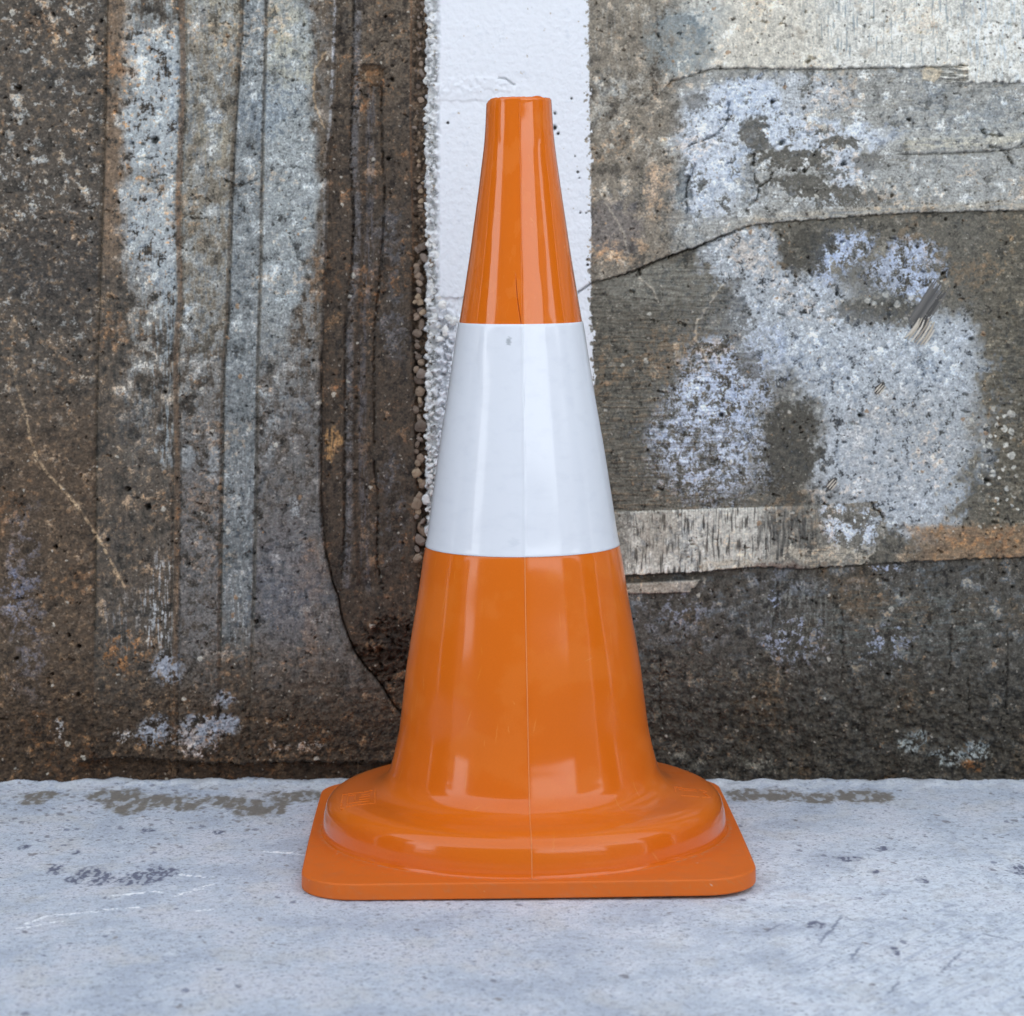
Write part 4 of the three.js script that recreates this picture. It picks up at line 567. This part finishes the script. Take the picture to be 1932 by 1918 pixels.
    const white = new THREE.MeshPhysicalMaterial({ map: dataTex(bcol, bt, bt, true, THREE.RepeatWrapping), roughness: 0.3, ior: 1.5, specularIntensity: 0.6, clearcoat: 0.7, clearcoatRoughness: 0.09 });
    const h0 = 0.2042, h1 = 0.3572, n = 120, pts = [new THREE.Vector3(radiusAt(h0) - 0.0002, h0 - 0.00005, 0)];
    for (let i = 0; i <= n; i++) { const h = h0 + (h1 - h0) * i / n; pts.push(new THREE.Vector3(radiusAt(h) + (i === 0 || i === n ? 0.00055 : 0.0008), h, 0)); }
    pts.push(new THREE.Vector3(radiusAt(h1) - 0.0002, h1 + 0.00005, 0));
    const fold = (a, h) => 0.00045 * Math.exp(-((a - 0.005) ** 2) / (2 * 0.013 ** 2)) * (1 + 0.5 * pn(h * 60, 2)) + 0.0005 * Math.exp(-((a + 0.62) ** 2) / 0.012) * ss(0.31, 0.345, h) * ss(0.3572, 0.352, h) + 0.00035 * pn(a * 9 + 2, h * 90) * ss(0.325, 0.35, h) * Math.exp(-((a - 0.25) ** 2) / 0.04);
    const bg = turned(pts, dense, (a, h, j) => (j === 0 || j === pts.length - 1 ? 0 : skin(a, h) + fold(a, h)), 0);
    { const u = bg.attributes.uv, p = bg.attributes.position; for (let i = 0; i < u.count; i++) u.setY(i, (p.getY(i) - h0) / (h1 - h0)); }
    mesh('white_band', bg, white, cone);
  }
  // square plate
  const S = 0.1460, R = 0.036, sh = new THREE.Shape();
  const bow = 0.0012;
  sh.moveTo(-S + R, -S); sh.quadraticCurveTo(0, -S - bow, S - R, -S); sh.absarc(S - R, -S + R, R, -Math.PI / 2, 0); sh.quadraticCurveTo(S + bow, 0, S, S - R); sh.absarc(S - R, S - R, R, 0, Math.PI / 2); sh.quadraticCurveTo(0, S + bow, -S + R, S); sh.absarc(-S + R, S - R, R, Math.PI / 2, Math.PI); sh.quadraticCurveTo(-S - bow, 0, -S, -S + R); sh.absarc(-S + R, -S + R, R, Math.PI, Math.PI * 1.5);
  const pg = new THREE.ExtrudeGeometry(sh, { depth: 0.0106 - 0.0026, bevelEnabled: true, bevelSize: 0.0013, bevelOffset: -0.0013, bevelThickness: 0.0013, bevelSegments: 4, curveSegments: 24 });
  pg.rotateX(-Math.PI / 2); pg.translate(0, 0.0013, 0);
  const pt = 512, pc = new Uint8Array(pt * pt * 4);
  for (let j = 0; j < pt; j++) for (let i = 0; i < pt; i++) {
    const k = (j * pt + i) * 4, x = (i / pt - 0.5) * 0.3 - 0.0074, z = (0.5 - j / pt) * 0.3 + 0.0106, d = Math.hypot(x, z);
    C[0] = 220; C[1] = 108; C[2] = 30; const n = fb(i / 26, j / 26, 4), m = fb(i / 6, j / 6, 3); mix(210, 108, 50, 0.5 * ss(-0.1, 0.5, n)); mix(200, 130, 100, 0.3 * ss(0.2, 0.6, m)); mix(204, 150, 124, 0.5 * (1 - ss(0.0, 0.0032, Math.abs(d - 0.1405))) * ss(-0.2, 0.3, m)); mix(214, 196, 200, 0.7 * ss(0.35, 0.5, spots(i, j, 34, 0.3, 0.8, 2.6, 19)));
    for (let c = 0; c < 3; c++) pc[k + c] = Math.max(0, Math.min(255, C[c])); pc[k + 3] = 255;
  }
  const plateMat = new THREE.MeshPhysicalMaterial({ map: dataTex(pc, pt, pt, true, THREE.RepeatWrapping), roughness: 0.5, ior: 1.5, specularIntensity: 0.6 });
  { const p = pg.attributes.position, u = pg.attributes.uv; for (let i = 0; i < p.count; i++) u.setXY(i, (p.getX(i) + p.getY(i) * 0.7) / 0.3 + 0.5, 0.5 - (p.getZ(i) - p.getY(i)) / 0.3); }
  mesh('base_plate', pg, plateMat, cone);
  // raised moulded marks on the shoulder of the foot: a little frame with strokes in it
  const onFoot = (x, z) => { const r = Math.hypot(x, z); let h = 0.037; for (let i = 1; i < lower.length; i++) if (lower[i].x <= r) { h = lower[i].y; break; } return h; };
  const markOf = (cx, cz, strokes) => {
    const parts = []; for (const [x0, z0, x1, z1] of strokes) { const l = Math.hypot(x1 - x0, z1 - z0), n = 6; for (let i = 0; i < n; i++) { const t = (i + 0.5) / n, x = cx + (x0 + (x1 - x0) * t) / 1000, z = cz + (z0 + (z1 - z0) * t) / 1000; const g = new THREE.BoxGeometry(l / n / 1000 * 1.05, 0.0007, 0.0007); { const u = g.attributes.uv; for (let q = 0; q < u.count; q++) u.setXY(q, 0.31, 0.55); } g.rotateY(-Math.atan2(z1 - z0, x1 - x0)); g.translate(x, onFoot(x, z) - 0.0001, z); parts.push(g); } }
    mesh('moulded_mark', mergeGeometries(parts), markMat, cone);
  };
  markOf(-0.113, 0.030, [[-11, -16, 11, -17], [11, -17, 12, 16], [12, 16, -11, 15], [-11, 15, -11, -16], [-7, -11, -7, 10], [-7, -11, -2, -11], [-2, -11, -2, 2], [2, -9, 8, -9.5], [1, -3, 8, -3.5], [1, 3, 8, 3], [-6, 9, 8, 9]]);
  markOf(0.113, 0.026, [[-11, -11, 4, -11], [-11, -11, -11, 2], [-8, 9, 4, 9], [-8, -6, 4, -6], [6, -11, 11, -9], [11, -9, 8, -3], [8, -3, 12, 4], [12, 4, 6, 9]]);
}

// ---------------------------------------------------------------- across the yard, behind the camera: what the glossy plastic mirrors
{
  const dark = new THREE.MeshStandardMaterial({ color: new THREE.Color().setRGB(0.10, 0.085, 0.07), roughness: 0.9 });
  const at = (az0, az1, dist, height, label) => {
    const x0 = Math.tan(az0 * Math.PI / 180) * dist, x1 = Math.tan(az1 * Math.PI / 180) * dist;
    const o = new THREE.Group(); o.name = 'yard_shed' + (at.n ? '_' + String(at.n).padStart(3, '0') : ''); at.n = (at.n || 0) + 1; scene.add(o); o.position.set((x0 + x1) / 2, 0, dist + 0.2);
    const wg = new THREE.BoxGeometry(x1 - x0, height, 0.8); wg.translate(0, height / 2, 0.4); mesh('wall', wg, dark, o);
    const rg = new THREE.BoxGeometry(x1 - x0 + 0.06, 0.06, 0.9); rg.translate(0, height + 0.03, 0.4); mesh('roof', rg, dark, o);
    tag(o, label, 'shed');
  };
  at(-74, -67, 5, 3.0, 'dark shed across the yard beyond the widest gap');
  for (const [sx, label] of [[-1, 'dark shed closing the yard on the side of the brown wall'], [1, 'dark shed closing the yard on the side of the cracked wall']]) {
    const o = new THREE.Group(); o.name = 'yard_shed_' + String(at.n++).padStart(3, '0'); scene.add(o); o.position.set(sx * 5.7, 0, 1.1);
    const wg = new THREE.BoxGeometry(0.8, 3, 2.0); wg.translate(0, 1.5, 0); mesh('wall', wg, dark, o); const rg = new THREE.BoxGeometry(0.9, 0.06, 2.1); rg.translate(0, 3.03, 0); mesh('roof', rg, dark, o); tag(o, label, 'shed');
  }
  at(-66.9, -52.1, 5.2, 1.25, 'low dark shed across the yard under the widest gap');
  at(-52, -42.6, 5, 3.0, 'narrow dark shed across the yard');
  at(-41.4, 6, 5, 3.0, 'long dark shed straight across the yard');
  at(6.1, 36.6, 5.2, 1.25, 'low dark shed across the yard beside the long one');
  at(37.8, 50, 5.2, 1.25, 'low dark shed across the yard beyond the slot');
  at(50.1, 70, 5, 3.0, 'tall dark shed at the far end of the yard');
}

scene.traverse((o) => { if (o.isMesh) { o.castShadow = true; o.receiveShadow = true; } });
renderer.render(scene, camera);
